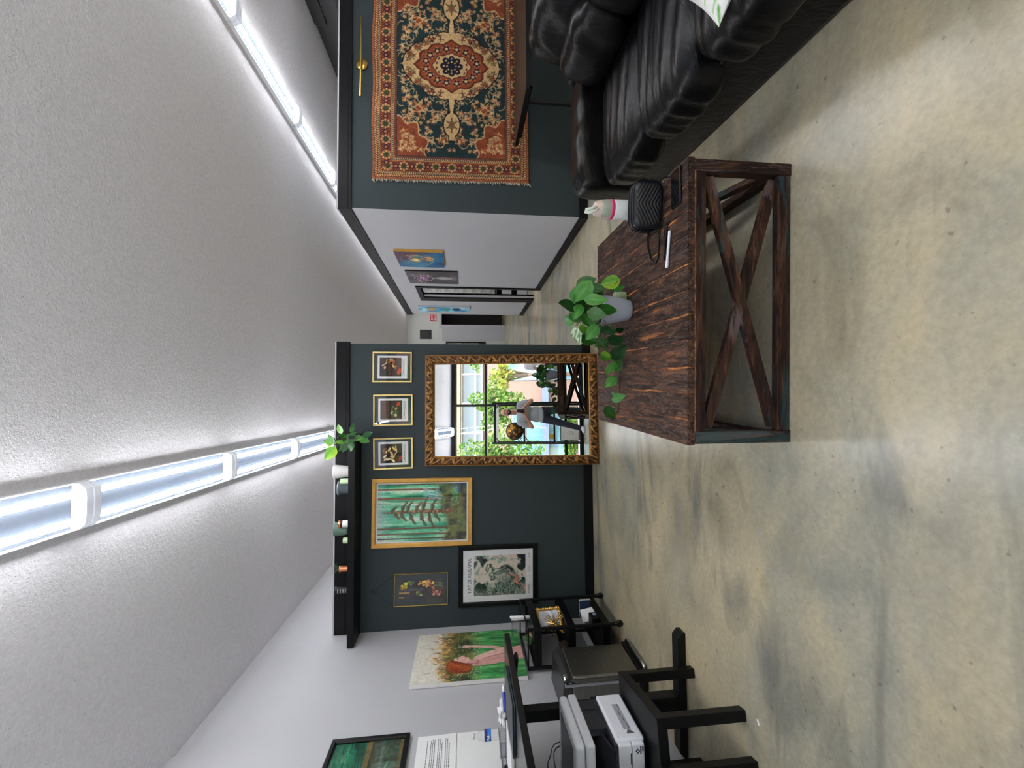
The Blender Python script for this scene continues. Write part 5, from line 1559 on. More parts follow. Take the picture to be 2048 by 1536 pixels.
# phone and pens
o = thing('smartphone', 'black smartphone lying face up near the table corner by the purse', 'phone', (.945, 1.742, TH), math.radians(-2))
bm = B(); box(bm, -.083, .083, -.040, .040, .001, .0095, .004, 3); obj('case', bm, MAT['black_plastic'], o)
t = NT('phone_screen', .06); t.color(C3(10, 11, 16)); bm = B(); box(bm, -.078, .078, -.036, .036, .0092, .0099); obj('screen', bm, t.m, o)
o = thing('marker_pen', 'slim white marker lying in front of the purse strap', 'pen', (.697, 1.823, TH+.008), math.radians(-12.5+180))
bm = B(); tube(bm, [(-.083, 0, 0), (-.08, 0, 0), (.05, 0, 0), (.052, 0, 0), (.08, 0, 0), (.083, 0, 0)], [.004, .0065, .0065, .0075, .0075, .005], 12); obj('barrel', bm, MAT['white_plastic'], o, True)
bm = B()
for k in range(9): box(bm, -.05+k*.009, -.045+k*.009, -.0015, .0015, .0062, .0068)
obj('lettering', bm, MAT['grey_ink'], o)
o = thing('ink_pen', 'slim black pen lying beside the white marker', 'pen', (.740, 1.852, TH+.007), math.radians(-13))
bm = B(); tube(bm, [(-.083, 0, 0), (-.07, 0, 0), (.075, 0, 0), (.08, 0, 0)], [.0015, .0055, .006, .004], 12); obj('barrel', bm, MAT['black_plastic'], o, True)
bm = B(); box(bm, .03, .078, -.0015, .0015, .006, .0085); obj('clip', bm, MAT['black_metal'], o)

# ------------------------------------------------------------------ black leather sofa
sf_ = thing('leather_sofa', 'black leather sofa with puffy cushions along the right', 'sofa', (1.572, 3.14, 0), math.radians(-4.6))
LE = MAT['leather']
bm = B(); box(bm, 0.02, .95, -2.34, -.02, 0.015, .30, .02, 3); obj('base', bm, LE, sf_)
bm = B(); box(bm, .80, 1.0, -2.32, -.04, .28, .66, .05, 4); obj('back_frame', bm, LE, sf_)
puff('armrest', (.92, .30, .56), (.43, -.15, .335), LE, sf_, 5.5, 26, .006, (20, 8, 10), 1)
puff('armrest', (.92, .30, .56), (.43, -2.21, .335), LE, sf_, 5.5, 26, .006, (20, 8, 10), 2)
ys = [-.30, -.90, -1.48, -2.06]
for i, (a, b) in enumerate(zip(ys, ys[1:])):
    puff('seat_cushion', (.86, a-b+.012, .27), (.365, (a+b)/2, .335), LE, sf_, 4.2, 30, .010, (5, 46, 3), 10+i, bulge=.012)
    puff('lumbar_cushion', (.36, a-b+.02, .36), (.79, (a+b)/2, .60), LE, sf_, 3.6, 26, .008, (10, 22, 12), 20+i, rot=(0, math.radians(14), 0))
    puff('headrest_cushion', (.32, a-b+.02, .36), (.93, (a+b)/2+.05, .80), LE, sf_, 3.4, 26, .009, (12, 24, 14), 30+i, rot=(0, math.radians(16), 0))
bm = B()
for x in (.08, .85):
    for y in (-.12, -2.2): cyl(bm, (x, y, 0), (x, y, .02), .03, 12)
obj('feet', bm, MAT['black_plastic'], sf_)

# floral cushion
def floral():
    c = Cv(120, 120, (232, 230, 226)); r = random.Random(17)
    for i in range(9):
        x = r.uniform(.05, .95); c.line([(x, 1.0), (x+r.uniform(-.1, .1), .5), (x+r.uniform(-.2, .2), .05)], .03, r.choice([(110, 176, 82), (80, 150, 66), (150, 200, 110)]), 1, .012)
    for i in range(16):
        x, y, a = r.random(), r.random(), r.uniform(0, 3.1); c.ell(x, y, .09, .04, r.choice([(240, 176, 170), (246, 206, 196), (232, 140, 150)]), a, .4)
    for i in range(22):
        x, y, a = r.random(), r.random(), r.uniform(0, 6.28); c.line([(x, y), (x+.12*math.cos(a), y+.12*math.sin(a))], .03, r.choice([(96, 166, 70), (136, 196, 96)]), 1, .006)
    return c.c
o = thing('throw_pillow', 'white throw pillow with pink and green flowers on the sofa', 'pillow', (1.575, 1.255, .55), (math.radians(3), math.radians(-4), math.radians(34)))
n_ = 56
U, V_ = np.meshgrid(np.linspace(-1, 1, n_), np.linspace(1, -1, n_))
th = .062*np.clip((1-np.abs(U)**2.2)*(1-np.abs(V_)**2.2), 0, 1)**.55
fa = np.kron(floral(), np.ones((1, 1, 1)))
idx = np.linspace(0, 119, n_).astype(int)
pin = lambda X, Z: (X*(1-.10*(1-(Z/.21)**2)*0)-.0, Z)
shape = lambda X, Z: (X*(1-.09*(1-(np.abs(X)/.21))*0-.07*(1-(Z/.21)**2)), Z*(1-.07*(1-(X/.21)**2)))
f1 = grid_mesh('front_cover', .42, .42, fa[np.ix_(idx, idx)], o, vcol_mat('floral_cotton', .85, .2), 0, -th, shape)
f1.rotation_euler = (-PI/2, 0, 0)
f2 = grid_mesh('back_cover', .42, .42, np.ones((n_, n_, 3))*.86, o, vcol_mat('plain_cotton', .85, .2), 0, th, shape)
f2.rotation_euler = (-PI/2, 0, 0)

# console table behind the sofa
o = thing('console_table', 'brown topped table with thin black legs behind the sofa', 'table', (3.75, 4.06, 0))
bm = B(); box(bm, -.92, .92, -.41, .44, .832, .858, .002); obj('tabletop', bm, plain('brown_laminate', C3(62, 46, 38), .4, spec=.25, var=.1, scale=3), o)
bm = B(); box(bm, -.923, -.90, -.413, .443, .825, .8585); box(bm, -.90, .923, -.415, -.40, .825, .8575); obj('edge_band', bm, MAT['black_lam'], o)
bm = B()
for y in (-.35, .38): box(bm, -.86, .86, y-.02, y+.02, .79, .832)
for x in (-.84, .84): box(bm, x-.02, x+.02, -.35, .38, .79, .832)
obj('apron', bm, MAT['black_metal'], o)
for x in (-.84, .84):
    bm = B(); box(bm, x-.018, x+.018, -.158, -.122, 0.03, .80); obj('leg', bm, MAT['black_metal'], o)
    bm = B(); box(bm, x-.025, x+.025, -.36, .40, 0, .03, .004); obj('foot', bm, MAT['black_metal'], o)

# ------------------------------------------------------------------ hall pictures
def galaxy():
    c = Cv(110, 120, (22, 84, 128)); n = fbm(c.X*4, c.Y*4, 3)
    c.field(n, [(0.2, (18, 60, 104)), (0.7, (34, 120, 160)), (0.9, (60, 150, 170))])
    m_ = np.clip((c.X*1.1-c.Y*.9+.1+.5*(n-.5))*4-1.2, 0, 1); c.put(m_*.85, (84, 30, 48))
    r = random.Random(2)
    for i in range(60):
        a0 = r.uniform(0, 6.28); rd = r.uniform(.08, .42)
        pts = [(.46+rd*1.0*math.cos(a0+q*.25)*.85, .42+rd*math.sin(a0+q*.25)*.9) for q in range(5)]
        c.line(pts, r.uniform(.006, .02), r.choice([(226, 176, 80), (206, 196, 170), (150, 96, 50), (230, 206, 130), (90, 150, 170)]), .75, .003)
    c.ell(.46, .40, .10, .09, (236, 190, 84), 0, .6); c.ell(.46, .40, .04, .04, (250, 224, 140))
    for i in range(12): c.ell(.52+r.uniform(-.1, .12), .68+r.uniform(-.14, .1), .05, .03, r.choice([(196, 120, 50), (150, 60, 40), (226, 160, 80)]), r.uniform(0, 3))
    return c.rough(.15, 30, 30, 2).c
def vase():
    c = Cv(100, 130, (70, 64, 66)); c.field(fbm(c.X*6, c.Y*6, 6), [(0.2, (52, 48, 50)), (0.8, (96, 88, 90))]); r = random.Random(3)
    for i in range(130): c.ell(.38+r.gauss(0, .11), .33+r.gauss(0, .09), .013, .013, r.choice([(170, 96, 156), (206, 150, 196), (120, 60, 116), (222, 196, 216)]))
    c.poly([(.33, .48), (.43, .48), (.41, .56), (.47, .68), (.45, .86), (.40, .90), (.35, .90), (.31, .84), (.30, .68), (.35, .56)], (158, 154, 156)); c.line([(.36, .6), (.34, .8)], .012, (206, 204, 206))
    for i in range(24): c.line([(r.uniform(.2, .6), r.uniform(.86, .98)), (r.uniform(.2, .6), r.uniform(.84, .98))], .008, (140, 132, 134), .6)
    return c.rough(.15, 40, 40, 2).c
def tall_blue():
    c = Cv(60, 150, (70, 130, 190)); c.field(fbm(c.X*5, c.Y*4, 5)+.1*np.sin(c.Y*9), [(0.2, (34, 80, 150)), (0.5, (70, 140, 190)), (0.65, (120, 190, 210)), (0.85, (190, 214, 224))])
    c.ell(.2, .26, .12, .08, (206, 160, 80), .3); c.ell(.2, .52, .14, .10, (60, 150, 150), .2); c.ell(.2, .74, .12, .09, (24, 60, 110)); c.ell(.15, .10, .1, .04, (200, 220, 230))
    return c.rough(.2, 20, 20, 4).c
def hall_canvas(name, label, y, z, w, h, d, art, side):
    o = thing(name, label, 'painting', (XH1-0.001, y, z), (0, 0, -PI/2))
    board('stretcher', w, h, -d, 0, side, o)
    grid_mesh('artwork', w-.002, h-.002, art, o, MAT['vart'], -d-.0008)
hall_canvas('swirl_canvas', 'blue canvas of a golden swirl with yellow edges on the hall wall', 6.196, 2.052, .654, .672, .038, galaxy(), plain('yellow_edge', C3(226, 172, 80), .6))
hall_canvas('vase_canvas', 'dark grey canvas of purple flowers in a vase on the hall wall', 7.128, 1.946, .690, .828, .022, vase(), MAT['ink'])
hall_canvas('tall_canvas', 'tall narrow blue abstract canvas past the hall doorway', 9.455, 1.862, .45, 1.118, .04, tall_blue(), plain('pale_edge', C3(206, 216, 224), .6))

# seen through the hall doorway
def damask():
    c = Cv(200, 200, (226, 224, 218)); f = np.sin(c.X*60)*np.sin(c.Y*60); g = np.sin(c.X*60+c.Y*60)*np.cos(c.X*30-c.Y*60)
    c.put(((f > .35) | (g > .6)).astype(float)*.5, (176, 174, 168)); return c.c
o = thing('patterned_curtain', 'white damask curtain inside the room beyond the hall doorway', 'curtain', (3.0, 9.93, 1.5))
x_ = np.linspace(0, 40, 160)
grid_mesh('cloth', 1.7, 1.6, np.repeat(np.repeat(damask(), 1, 0), 1, 1)[:160, :160], o, vcol_mat('damask', .85, .1), 0, -.02-.02*np.sin(x_)[None, :]*np.ones((160, 1)))
o = thing('storage_unit', 'dark storage unit with white boxes inside the room beyond the doorway', 'cabinet', (2.95, 9.55, 0))
bm = B(); box(bm, -.7, .7, -.2, .2, .66, .70); box(bm, -.7, -.66, -.2, .2, 0.001, .66); box(bm, .66, .7, -.2, .2, 0.001, .66); box(bm, -.66, .66, .17, .2, 0.001, .66); box(bm, -.66, .66, -.2, .17, .32, .35); obj('carcass', bm, MAT['black_lam'], o)
for i, (x, z) in enumerate(((-.45, .36), (-.1, .36), (.25, .36), (-.4, .01), (.1, .01))):
    bm = B(); box(bm, x-.13, x+.13, -.16, .12, z, z+.22, .004); tag(obj('storage_box', bm, MAT['white_plastic'], None, False, (2.95, 9.55, 0)), 'white box on a shelf of the dark unit beyond the doorway', 'box', 'boxes on the dark storage unit')
o = thing('gold_lantern', 'gilt lantern standing on the dark unit beyond the doorway', 'lantern', (2.72, 9.5, .70))
bm = B(); box(bm, -.06, .06, -.06, .06, 0.001, .02); box(bm, -.05, .05, -.05, .05, .17, .19); lathe(bm, [(.05, .19), (.02, .24), (0, .26)], 4)
for sx in (-1, 1):
    for sy in (-1, 1): box(bm, sx*.048-.006, sx*.048+.006, sy*.048-.006, sy*.048+.006, .02, .17)
obj('cage', bm, MAT['copper'], o)

# far wall things
o = thing('exit_sign', 'square red sign with white lettering beside the dark far doorway', 'sign', (3.01, YF-.002, 2.51))
bm = B(); box(bm, -.115, .115, -.03, 0, -.105, .105, .006); obj('sign_panel', bm, plain('sign_red', C3(196, 52, 44), .5), o)
text('lettering', 'EXIT', .085, MAT['paper'], o, (0, -.031, .04), ext=.001)
bm = B()
for z in (-.03, -.07): 
    for k in range(4): box(bm, -.09+k*.048, -.09+k*.048+.034, -.0315, -.0305, z-.010, z+.010)
obj('small_print', bm, MAT['paper'], o)
o = thing('wall_vent', 'square black vent grille high on the far wall', 'vent', (2.42, YF-.002, 2.77))
bm = B(); box(bm, -.155, .155, -.02, 0, -.20, .20); obj('frame', bm, MAT['black_metal'], o)
bm = B()
for k in range(9): box(bm, -.12, .12, -.028, -.020, -.165+k*.038, -.145+k*.038)
obj('slats', bm, plain('vent_slats', C3(44, 46, 44), .5), o)
o = thing('framed_notice', 'dark framed print on the far wall, half behind the mirror partition', 'picture', (1.88, YF-.002, 1.37))
ring_frame('frame', .58, 1.40, .05, .03, MAT['black_lam'], o)
c = Cv(70, 170, (176, 168, 150)); r = random.Random(8)
for i in range(40): c.line([(r.random()*.4, r.random()), (r.random()*.4, r.random())], .006, r.choice([(70, 66, 80), (120, 110, 100), (60, 50, 60)]), .7)
c.rect(0, .84, 1, 1, (76, 70, 96)); grid_mesh('artwork', .49, 1.31, c.rough(.3, 20, 20).c, o, MAT['print'], -.008)

# flecks of paper on the floor
for i, (x, y, lab) in enumerate(((-1.571, 1.993, 'tiny white paper scrap on the floor beside the side table leg'),)):
    bm = B(); box(bm, -.012, .012, -.006, .006, .0002, .002); tag(obj('paper_scrap', bm, MAT['paper'], None, False, (x, y, 0), (0, 0, .4)), lab, 'paper scrap')

# ------------------------------------------------------------------ black rack by the window
RX0, RX1, RY0, RY1 = -.755, .205, -1.46, -1.10
o = thing('storage_rack', 'tall black metal rack by the window behind the photographer', 'shelf', ((RX0+RX1)/2, (RY0+RY1)/2, 0))
hx, hy = (RX1-RX0)/2, (RY1-RY0)/2
for sx in (1, -1):
    for sy in (1, -1):
        bm = B(); box(bm, sx*hx-.022, sx*hx+.022, sy*hy-.022, sy*hy+.022, 0, 2.2); obj('post', bm, MAT['black_metal'], o)
for z, th_ in ((2.16, .06), (1.44, .045), (.72, .045), (.10, .05)):
    bm = B(); box(bm, -hx, hx, -hy, hy, z-th_, z); obj('shelf_board', bm, MAT['black_lam'], o)
bm = B()
for sx in (1, -1):
    obox(bm, (sx*hx, hy-.01, 2.0), (sx*(hx-.16), hy-.01, 2.13), .02, .02); obox(bm, (sx*hx, hy-.01, 1.28), (sx*(hx-.16), hy-.01, 1.41), .02, .02); obox(bm, (sx*hx, hy-.01, 1.62), (sx*(hx-.14), hy-.01, 1.46), .02, .02)
obj('corner_brace', bm, MAT['black_metal'], o)
o = thing('round_gong', 'round dark-rimmed gilt disc standing on the black window rack', 'gong', (-.47, -1.18, 1.44))
bm = B(); lathe(bm, [(0, .0), (.19, .0), (.215, .012), (.215, .03), (.19, .035), (0, .02)], 44, (0, 0, .216), 'y'); obj('rim', bm, plain('dark_rim', C3(52, 40, 28), .5), o, True)
t = NT('gilt_map', .4, .5); t.color(t.ramp(t.noise(t.coord(), 9, 4), [(.46, C3(64, 46, 26)), (.54, C3(196, 142, 58))])); bm = B(); lathe(bm, [(0, .042), (.185, .042), (.185, .034)], 44, (0, 0, .216), 'y'); obj('gilt_face', bm, t.m, o, True)
o = thing('framed_sketch', 'white framed face sketch on the lower shelf of the window rack', 'picture', (-.52, -1.16, .335), (math.radians(8), 0, PI))
ring_frame('frame', .36, .46, .016, .02, MAT['black_lam'], o)
c = Cv(100, 130, (228, 226, 222)); r = random.Random(5)
for pts in ([(.30, .45), (.33, .38), (.40, .36), (.47, .40)], [(.32, .50), (.30, .60), (.36, .70), (.44, .70), (.48, .60)], [(.34, .48), (.38, .47)], [(.43, .48), (.47, .47)], [(.40, .50), (.41, .57), (.38, .58)], [(.36, .63), (.43, .63)]): c.line(pts, .012, (50, 50, 54), 1, .006)
grid_mesh('artwork', .335, .435, c.c, o, MAT['print'], -.008)
bm = B(); box(bm, -.06, .06, -.05, .05, .0005, .12, .003); tag(obj('carton', bm, plain('yellow_card', C3(206, 170, 70), .6), None, False, (-.60, -1.25, .72)), 'small yellow carton on the middle shelf of the window rack', 'box')
# ------------------------------------------------------------------ people seen in the mirror
def capsule(bm, p0, p1, r0, r1, n=14):
    p0, p1 = Vector(p0), Vector(p1)
    d = p1-p0; L = d.length; d.normalize()
    pts, rs = [], []
    for k in range(5):
        a = PI/2*(1-k/4); pts.append(p0-d*(r0*math.sin(a))); rs.append(max(1e-4, r0*math.cos(a)))
    for k in range(5):
        a = PI/2*k/4; pts.append(p1+d*(r1*math.sin(a))); rs.append(max(1e-4, r1*math.cos(a)))
    tube(bm, pts, rs, n)
def ellipsoid(bm, c, rad, rot=(0, 0, 0)):
    m_ = Matrix.Translation(c) @ Euler(rot).to_matrix().to_4x4() @ Matrix.Diagonal((*rad, 1))
    bmesh.ops.create_uvsphere(bm, u_segments=20, v_segments=14, radius=1, matrix=m_)
def fleshy(name, bm, mat, parent, voxel, smooth=6):
    me = bpy.data.meshes.new(name); bm.to_mesh(me); bm.free()
    o = mesh_obj(name, me, mat, parent, True)
    rm = o.modifiers.new('join', 'REMESH'); rm.mode = 'VOXEL'; rm.voxel_size = voxel; rm.use_smooth_shade = True
    sm = o.modifiers.new('soften', 'SMOOTH'); sm.factor = .5; sm.iterations = smooth
    return o
SKIN = plain('skin', C3(186, 134, 112), .5, var=.06, scale=20)
DENIM = plain('dark_jeans', C3(30, 32, 44), .85, var=.15, scale=30, bump=.2, bscale=200)

def limb_hand(bm, wrist, palm_dir, side, curl):
    """palm plus five bent fingers; palm_dir: direction from wrist to knuckles; side: thumb side; curl: direction the fingers bend"""
    w, d, s, c = Vector(wrist), Vector(palm_dir).normalized(), Vector(side).normalized(), Vector(curl).normalized()
    for q in (-.030, -.010, .012, .032):
        capsule(bm, w+s*(q*.6), w+d*.085+s*q, .015, .013, 8)
    for q, L in ((-.030, .058), (-.010, .072), (.012, .078), (.032, .068)):
        k = w+d*.088+s*q
        a = k+d*(L*.45)+c*(L*.15); b = a+d*(L*.18)+c*(L*.38); e = b-d*(L*.12)+c*(L*.25)
        capsule(bm, k, a, .0095, .009, 8); capsule(bm, a, b, .009, .0082, 8); capsule(bm, b, e, .0082, .007, 8)
    t0 = w+d*.025+s*.03; t1 = t0+d*.030+s*.030+c*.012; t2 = t1+d*.030+s*.006+c*.014
    capsule(bm, t0, t1, .0135, .011, 8); capsule(bm, t1, t2, .011, .0085, 8)

def head(bm, c):
    x, y, z = c
    ellipsoid(bm, (x, y-.012, z+.028), (.076, .094, .092)); ellipsoid(bm, (x, y+.012, z-.035), (.062, .074, .078))
    ellipsoid(bm, (x, y+.030, z-.085), (.038, .045, .030))
    capsule(bm, (x, y+.080, z+.012), (x, y+.104, z-.028), .010, .014, 8); ellipsoid(bm, (x, y+.096, z-.030), (.019, .013, .010))
    ellipsoid(bm, (x, y+.078, z+.030), (.052, .016, .012))
    for s in (-1, 1):
        ellipsoid(bm, (x+s*.076, y-.005, z-.008), (.010, .022, .034), (0, 0, s*.3)); ellipsoid(bm, (x+s*.040, y+.060, z-.020), (.022, .022, .018))
    ellipsoid(bm, (x, y+.088, z-.060), (.024, .010, .007)); ellipsoid(bm, (x, y+.085, z-.071), (.022, .011, .007))
    capsule(bm, (x, y-.02, z-.07), (x, y-.035, z-.19), .056, .062)

O = Vector((-.060, -.30, 0))
man = thing('person', 'bald bearded person in a grey t-shirt and dark jeans, photographing in the mirror', 'person', O)
L_ = lambda *p: tuple(Vector(p)-O)
HC = L_(-.030, -.27, 1.730)
bm = B()
head(bm, HC)
ellipsoid(bm, L_(-.06, -.31, 1.30), (.165, .105, .20)); ellipsoid(bm, L_(-.075, -.31, 1.06), (.150, .105, .20)); ellipsoid(bm, L_(-.09, -.31, .93), (.155, .11, .12))
capsule(bm, L_(-.21, -.31, 1.435), L_(.10, -.31, 1.435), .065, .065)
for sh, el, wr_ in (((.145, -.30, 1.42), (.225, -.25, 1.155), (.075, -.105, 1.300)), ((-.265, -.30, 1.42), (-.355, -.25, 1.150), (-.105, -.105, 1.275))):
    capsule(bm, L_(*sh), L_(*el), .056, .042); capsule(bm, L_(*el), L_(*wr_), .042, .028)
# hands closed round the phone
limb_hand(bm, L_(.070, -.100, 1.302), (-.75, .55, .10), (0, .2, 1), (-.9, -.35, 0))
limb_hand(bm, L_(-.098, -.100, 1.280), (.80, .50, .05), (0, .2, 1), (.9, -.35, 0))
hips = [((-.165, -.31, .90), (-.275, -.20, .50), (-.385, -.07, .09)), ((-.005, -.31, .90), (.015, -.27, .50), (.010, -.31, .09))]
for h_, k_, a_ in hips:
    capsule(bm, L_(*h_), L_(*k_), .085, .055); capsule(bm, L_(*k_), L_(*a_), .054, .036)
fleshy('body', bm, SKIN, man, .0058, 5)
# clothes
bm = B()
ellipsoid(bm, L_(-.06, -.31, 1.30), (.190, .128, .21)); ellipsoid(bm, L_(-.078, -.312, 1.05), (.176, .128, .20)); ellipsoid(bm, L_(-.090, -.312, .93), (.180, .132, .10))
capsule(bm, L_(-.22, -.31, 1.425), L_(.11, -.31, 1.425), .076, .076)
capsule(bm, L_(.13, -.30, 1.42), L_(.190, -.275, 1.27), .080, .068); capsule(bm, L_(-.25, -.30, 1.42), L_(-.318, -.275, 1.27), .080, .068)
fleshy('t_shirt', bm, plain('grey_shirt', C3(158, 164, 166), .9, var=.06, bump=.5, bscale=9, bdist=.02), man, .012, 4)
bm = B()
ellipsoid(bm, L_(-.088, -.31, .87), (.168, .122, .11))
for h_, k_, a_ in hips:
    k2 = Vector(k_); a2 = Vector(a_)
    capsule(bm, L_(*h_), L_(*k_), .102, .074); capsule(bm, L_(*k_), L_(*(k2.lerp(a2, .93))), .073, .058)
fleshy('jeans', bm, DENIM, man, .012, 4)
for (ax, ay), (tx, ty) in (((-.385, -.07), (-.455, .085)), ((.010, -.31), (.045, -.14))):
    bm = B(); capsule(bm, L_(ax, ay-.03, .045), L_(tx, ty, .040), .044, .036); ellipsoid(bm, L_(ax, ay, .075), (.045, .055, .04)); 
    for vt in bm.verts: vt.co.z = max(vt.co.z, .004)
    fleshy('shoe', bm, plain('white_shoe', C3(214, 214, 216), .6), man, .010, 3)
bm = B()
ellipsoid(bm, (HC[0], HC[1]+.014, HC[2]-.068), (.0655, .079, .050)); ellipsoid(bm, (HC[0], HC[1]+.034, HC[2]-.098), (.042, .052, .034)); ellipsoid(bm, (HC[0], HC[1]+.084, HC[2]-.049), (.032, .014, .008))
fleshy('beard', bm, plain('beard_hair', C3(50, 36, 30), .9, var=.2, scale=80, bump=.6, bscale=200), man, .006, 3)
for s in (-1, 1):
    bm = B(); ellipsoid(bm, (HC[0]+s*.031, HC[1]+.073, HC[2]+.006), (.013, .011, .008)); obj('eye', bm, plain('eye_dark', C3(60, 46, 42), .2), man, True)
    bm = B(); tube(bm, [(HC[0]+s*.014, HC[1]+.090, HC[2]+.030), (HC[0]+s*.034, HC[1]+.086, HC[2]+.035), (HC[0]+s*.052, HC[1]+.070, HC[2]+.028)], [.003, .0045, .002], 6); obj('eyebrow', bm, plain('eyebrow_hair', C3(54, 40, 34), .9), man, True)
ph = thing('held_phone', 'dark phone held upright in both hands of the person in grey', 'phone', (-.012, -.014, 1.372))
bm = B(); box(bm, -.038, .038, -.006, .004, -.080, .080, .004, 3); obj('phone_body', bm, MAT['black_plastic'], ph)
bm = B()
for z in (.062, .040, .018): lathe(bm, [(0, .004), (.008, .004), (.008, .0055), (0, .0056)], 14, (-.024, 0, z), 'y')
obj('lens_rings', bm, MAT['chrome'], ph, True)

# second person, only shoulder and arm reach the mirror
O = Vector((1.20, -.80, 0))
wm = thing('person', 'second person in a white top, cut off at the mirror edge', 'person', O)
HC = (0, 0, 1.60)
bm = B(); head(bm, HC)
ellipsoid(bm, (0, -.03, 1.20), (.14, .095, .19)); ellipsoid(bm, (0, -.03, .98), (.135, .10, .16)); capsule(bm, (-.13, -.03, 1.33), (.13, -.03, 1.33), .055, .055)
for s in (-1, 1):
    capsule(bm, (s*.165, -.03, 1.31), (s*.20, -.02, 1.06), .046, .037); capsule(bm, (s*.20, -.02, 1.06), (s*.15, .14, .90), .036, .025)
    limb_hand(bm, (s*.15, .14, .90), (-s*.5, .8, -.1), (0, .1, 1), (0, -.2, -1))
    capsule(bm, (s*.08, -.03, .86), (s*.085, .0, .47), .078, .05); capsule(bm, (s*.085, .0, .47), (s*.085, -.04, .08), .05, .034)
fleshy('body', bm, plain('skin_tan', C3(192, 142, 122), .5), wm, .0065, 5)
bm = B(); ellipsoid(bm, (0, -.03, 1.20), (.165, .118, .20)); ellipsoid(bm, (0, -.03, .97), (.165, .122, .16)); capsule(bm, (-.14, -.03, 1.32), (.14, -.03, 1.32), .068, .068)
for s in (-1, 1): capsule(bm, (s*.15, -.03, 1.31), (s*.188, -.024, 1.17), .072, .062)
fleshy('white_top', bm, plain('white_cotton', C3(226, 226, 232), .9, bump=.4, bscale=9, bdist=.02), wm, .012, 4)
bm = B(); ellipsoid(bm, (0, -.03, .87), (.155, .118, .11))
for s in (-1, 1): capsule(bm, (s*.08, -.03, .86), (s*.085, 0, .47), .092, .066); capsule(bm, (s*.085, 0, .47), (s*.085, -.04, .12), .066, .05)
fleshy('trousers', bm, DENIM, wm, .012, 4)
for s in (-1, 1):
    bm = B(); capsule(bm, (s*.085, -.07, .045), (s*.10, .13, .036), .042, .032)
    for vt in bm.verts: vt.co.z = max(vt.co.z, .004)
    fleshy('shoe', bm, plain('tan_shoe', C3(150, 120, 96), .6), wm, .010, 3)
bm = B(); ellipsoid(bm, (0, -.03, 1.635), (.088, .10, .098)); ellipsoid(bm, (0, -.075, 1.54), (.075, .055, .12))
fleshy('hair', bm, plain('brown_hair', C3(70, 50, 38), .7, var=.3, scale=60, bump=.5, bscale=120), wm, .008, 3)
for s in (-1, 1):
    bm = B(); ellipsoid(bm, (s*.031, .073, 1.606), (.013, .011, .008)); obj('eye', bm, plain('eye_dark2', C3(60, 46, 42), .2), wm, True)

# ------------------------------------------------------------------ outside the window: building, trees
bd = thing('shop_building', 'building across the way with a cream fascia, dark glass band and pinkish wall', 'building', (2, -17, -.06))
bm = B(); box(bm, -22, 22, -6, 0, 0, 5.9); obj('wall', bm, plain('pink_stucco', C3(104, 85, 77), .9, var=.05), bd)
bm = B(); prism(bm, [(-22, 7.2), (22, 7.2), (22, 12.5), (-22, 12.5)], -6, .5); obj('fascia', bm, plain('cream_fascia', C3(119, 106, 75), .85, var=.04, scale=.6), bd)
bm = B(); box(bm, -22, 22, -.3, .10, 5.9, 7.2); obj('glass_band', bm, plain('dark_band_glass', C3(44, 60, 62), .12, spec=.6), bd)
bm = B()
for i in range(24): box(bm, -21.6+i*1.85, -21.5+i*1.85, .10, .18, 5.9, 7.2)
box(bm, -22, 22, .10, .2, 6.25, 6.35); box(bm, -22, 22, .10, .22, 7.14, 7.24); box(bm, -22, 22, .10, .22, 5.84, 5.94); obj('band_mullions', bm, MAT['white_wall'], bd)
SHOPG = plain('shop_glass', C3(75, 108, 116), .10, spec=.7)
for x0, x1, z0, z1 in ((.2, 3.2, 2.2, 4.3), (.2, 3.4, .3, 1.7), (-7.5, -1.9, .5, 4.0), (-14, -8.5, .5, 4.0), (6, 11, .5, 4.0)):
    bm = B(); box(bm, x0, x1, .0, .08, z0, z1); f_ = obj('window', bm, plain('window_frame_blue', C3(98, 122, 139), .4), bd)
    bm = B()
    n_ = max(2, int((x1-x0)/1.5))
    for k in range(n_):
        a = x0+(x1-x0)*k/n_; b = x0+(x1-x0)*(k+1)/n_; box(bm, a+.05, b-.05, .08, .10, z0+.06, z1-.06)
    obj('panes', bm, SHOPG, f_)
bm = B(); box(bm, -22, 22, .0, .5, 1.72, 2.1); obj('ledge', bm, plain('blue_ledge', C3(72, 85, 114), .6), bd)

def leaf_cloud(name, n, c, rad, parent, seed, cols):
    r = np.random.default_rng(seed)
    d = r.normal(size=(n, 3)); d /= np.linalg.norm(d, axis=1)[:, None]
    p = np.array(c)+d*np.array(rad)*(r.random((n, 1))**.4)*(0.8+.4*np.sin(d[:, :1]*5+seed)*np.cos(d[:, 2:]*4))
    a = r.normal(size=(n, 3)); a /= np.linalg.norm(a, axis=1)[:, None]
    b = np.cross(a, r.normal(size=(n, 3))); b /= np.linalg.norm(b, axis=1)[:, None]
    s = r.uniform(.07, .15, (n, 1))
    V = np.concatenate([p-a*s, p+b*s*.5, p+a*s, p-b*s*.5], 1).reshape(-1, 3)
    F = np.arange(4*n).reshape(-1, 4)
    me = bpy.data.meshes.new(name); me.from_pydata(V.tolist(), [], F.tolist())
    cc = np.array([[lin(v) for v in q] for q in cols])[r.integers(0, len(cols), n)]*r.uniform(.75, 1.2, (n, 1))
    set_cols(me, np.repeat(np.clip(cc, 0, 1), 4, 0))
    return mesh_obj(name, me, LEAFM, parent)
t = NT('tree_leaf', .6, 0, .2); a = t.n('VertexColor', layer_name='Col'); t.color(a.outputs['Color'])
tl = t.n('BsdfTranslucent'); t.l(a.outputs['Color'], tl.inputs['Color']); mx = t.n('MixShader'); mx.inputs[0].default_value = .45
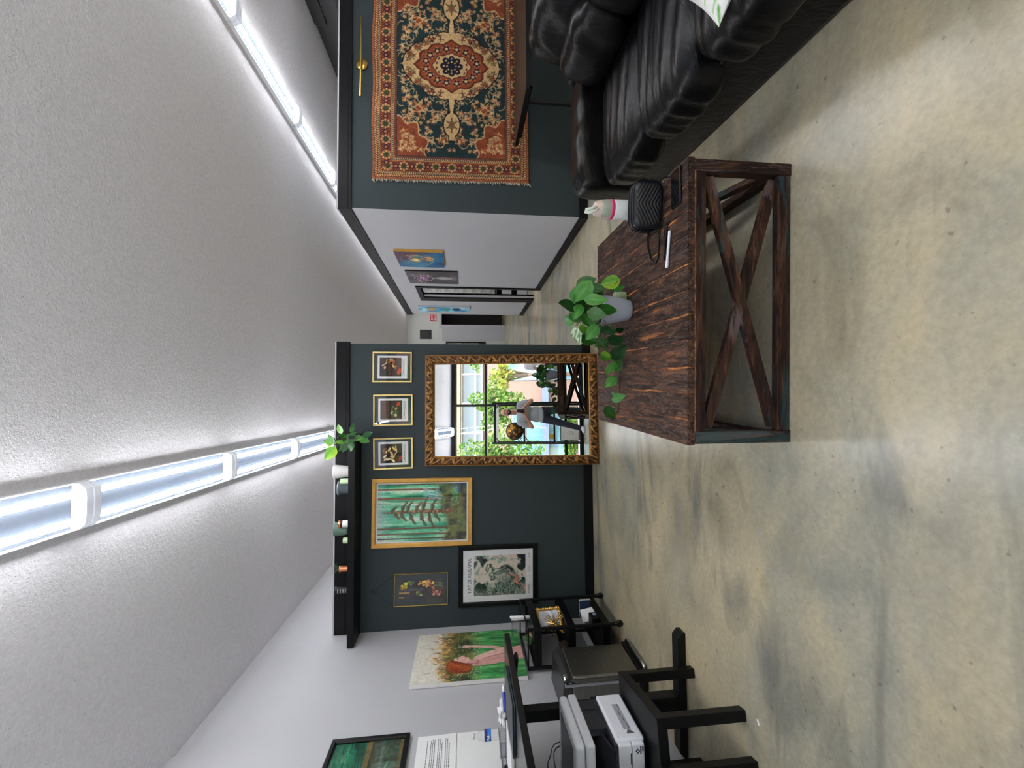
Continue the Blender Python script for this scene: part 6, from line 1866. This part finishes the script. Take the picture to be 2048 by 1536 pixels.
t.l(t.b.outputs[0], mx.inputs[1]); t.l(tl.outputs[0], mx.inputs[2]); t.l(mx.outputs[0], [q for q in t.t.nodes if q.type == 'OUTPUT_MATERIAL'][0].inputs['Surface'])
LEAFM = t.m
BARK = plain('bark', C3(78, 67, 55), .9, var=.2, scale=20, bump=.5, bscale=30, bdist=.02)
G1 = [(95, 125, 52), (74, 110, 40), (113, 139, 69), (61, 95, 37)]
G2 = [(134, 136, 56), (108, 129, 49), (146, 142, 74)]
for i, (x, y, h_, rad, cols, lab) in enumerate((
        (-2.4, -9.5, 3.5, (1.9, 1.3, 1.9), G1, 'bright green tree outside, behind the black rack in the mirror'),
        (.45, -13.0, 4.3, (1.6, 1.2, 1.4), G1, 'bright green tree outside, behind the photographer in the mirror'),
        (1.75, -9.5, 3.35, (.85, .8, .55), G2, 'small yellow-green tree outside, before the pinkish wall'),
        (4.2, -12, 5.2, (2.0, 1.3, .9), G1, 'high green tree outside at the mirror edge'),
        (-7.4, -10, 3.6, (2.2, 1.4, 2.0), G1, 'green tree outside, farthest from the sofa side'),
        (8.2, -10, 3.8, (2.2, 1.4, 1.8), G1, 'green tree outside, farthest toward the sofa side'))):
    o = thing('street_tree', lab, 'tree', (x, y, -.06), 0, 'trees outside the window')
    bm = B(); tube(bm, [(0, 0, 0), (.03, .02, h_*.5), (-.02, 0, h_)], [.11, .085, .05], 10)
    for k in range(4):
        a_ = k*1.6+i; tube(bm, [(.02, .01, h_*.62), (rad[0]*.4*math.cos(a_), rad[1]*.4*math.sin(a_), h_+.1), (rad[0]*.7*math.cos(a_), rad[1]*.7*math.sin(a_), h_+rad[2]*.4)], [.05, .035, .012], 7)
    obj('trunk', bm, BARK, o, True)
    leaf_cloud('crown', int(2600*rad[0]*rad[2]/2.5), (0, 0, h_), rad, o, 40+i, cols)
o = thing('low_hedge', 'low clipped hedge outside the shop windows', 'hedge', (-3, -15.8, -.06))
leaf_cloud('foliage', 2600, (0, 0, .45), (4.5, .5, .5), o, 77, G1)
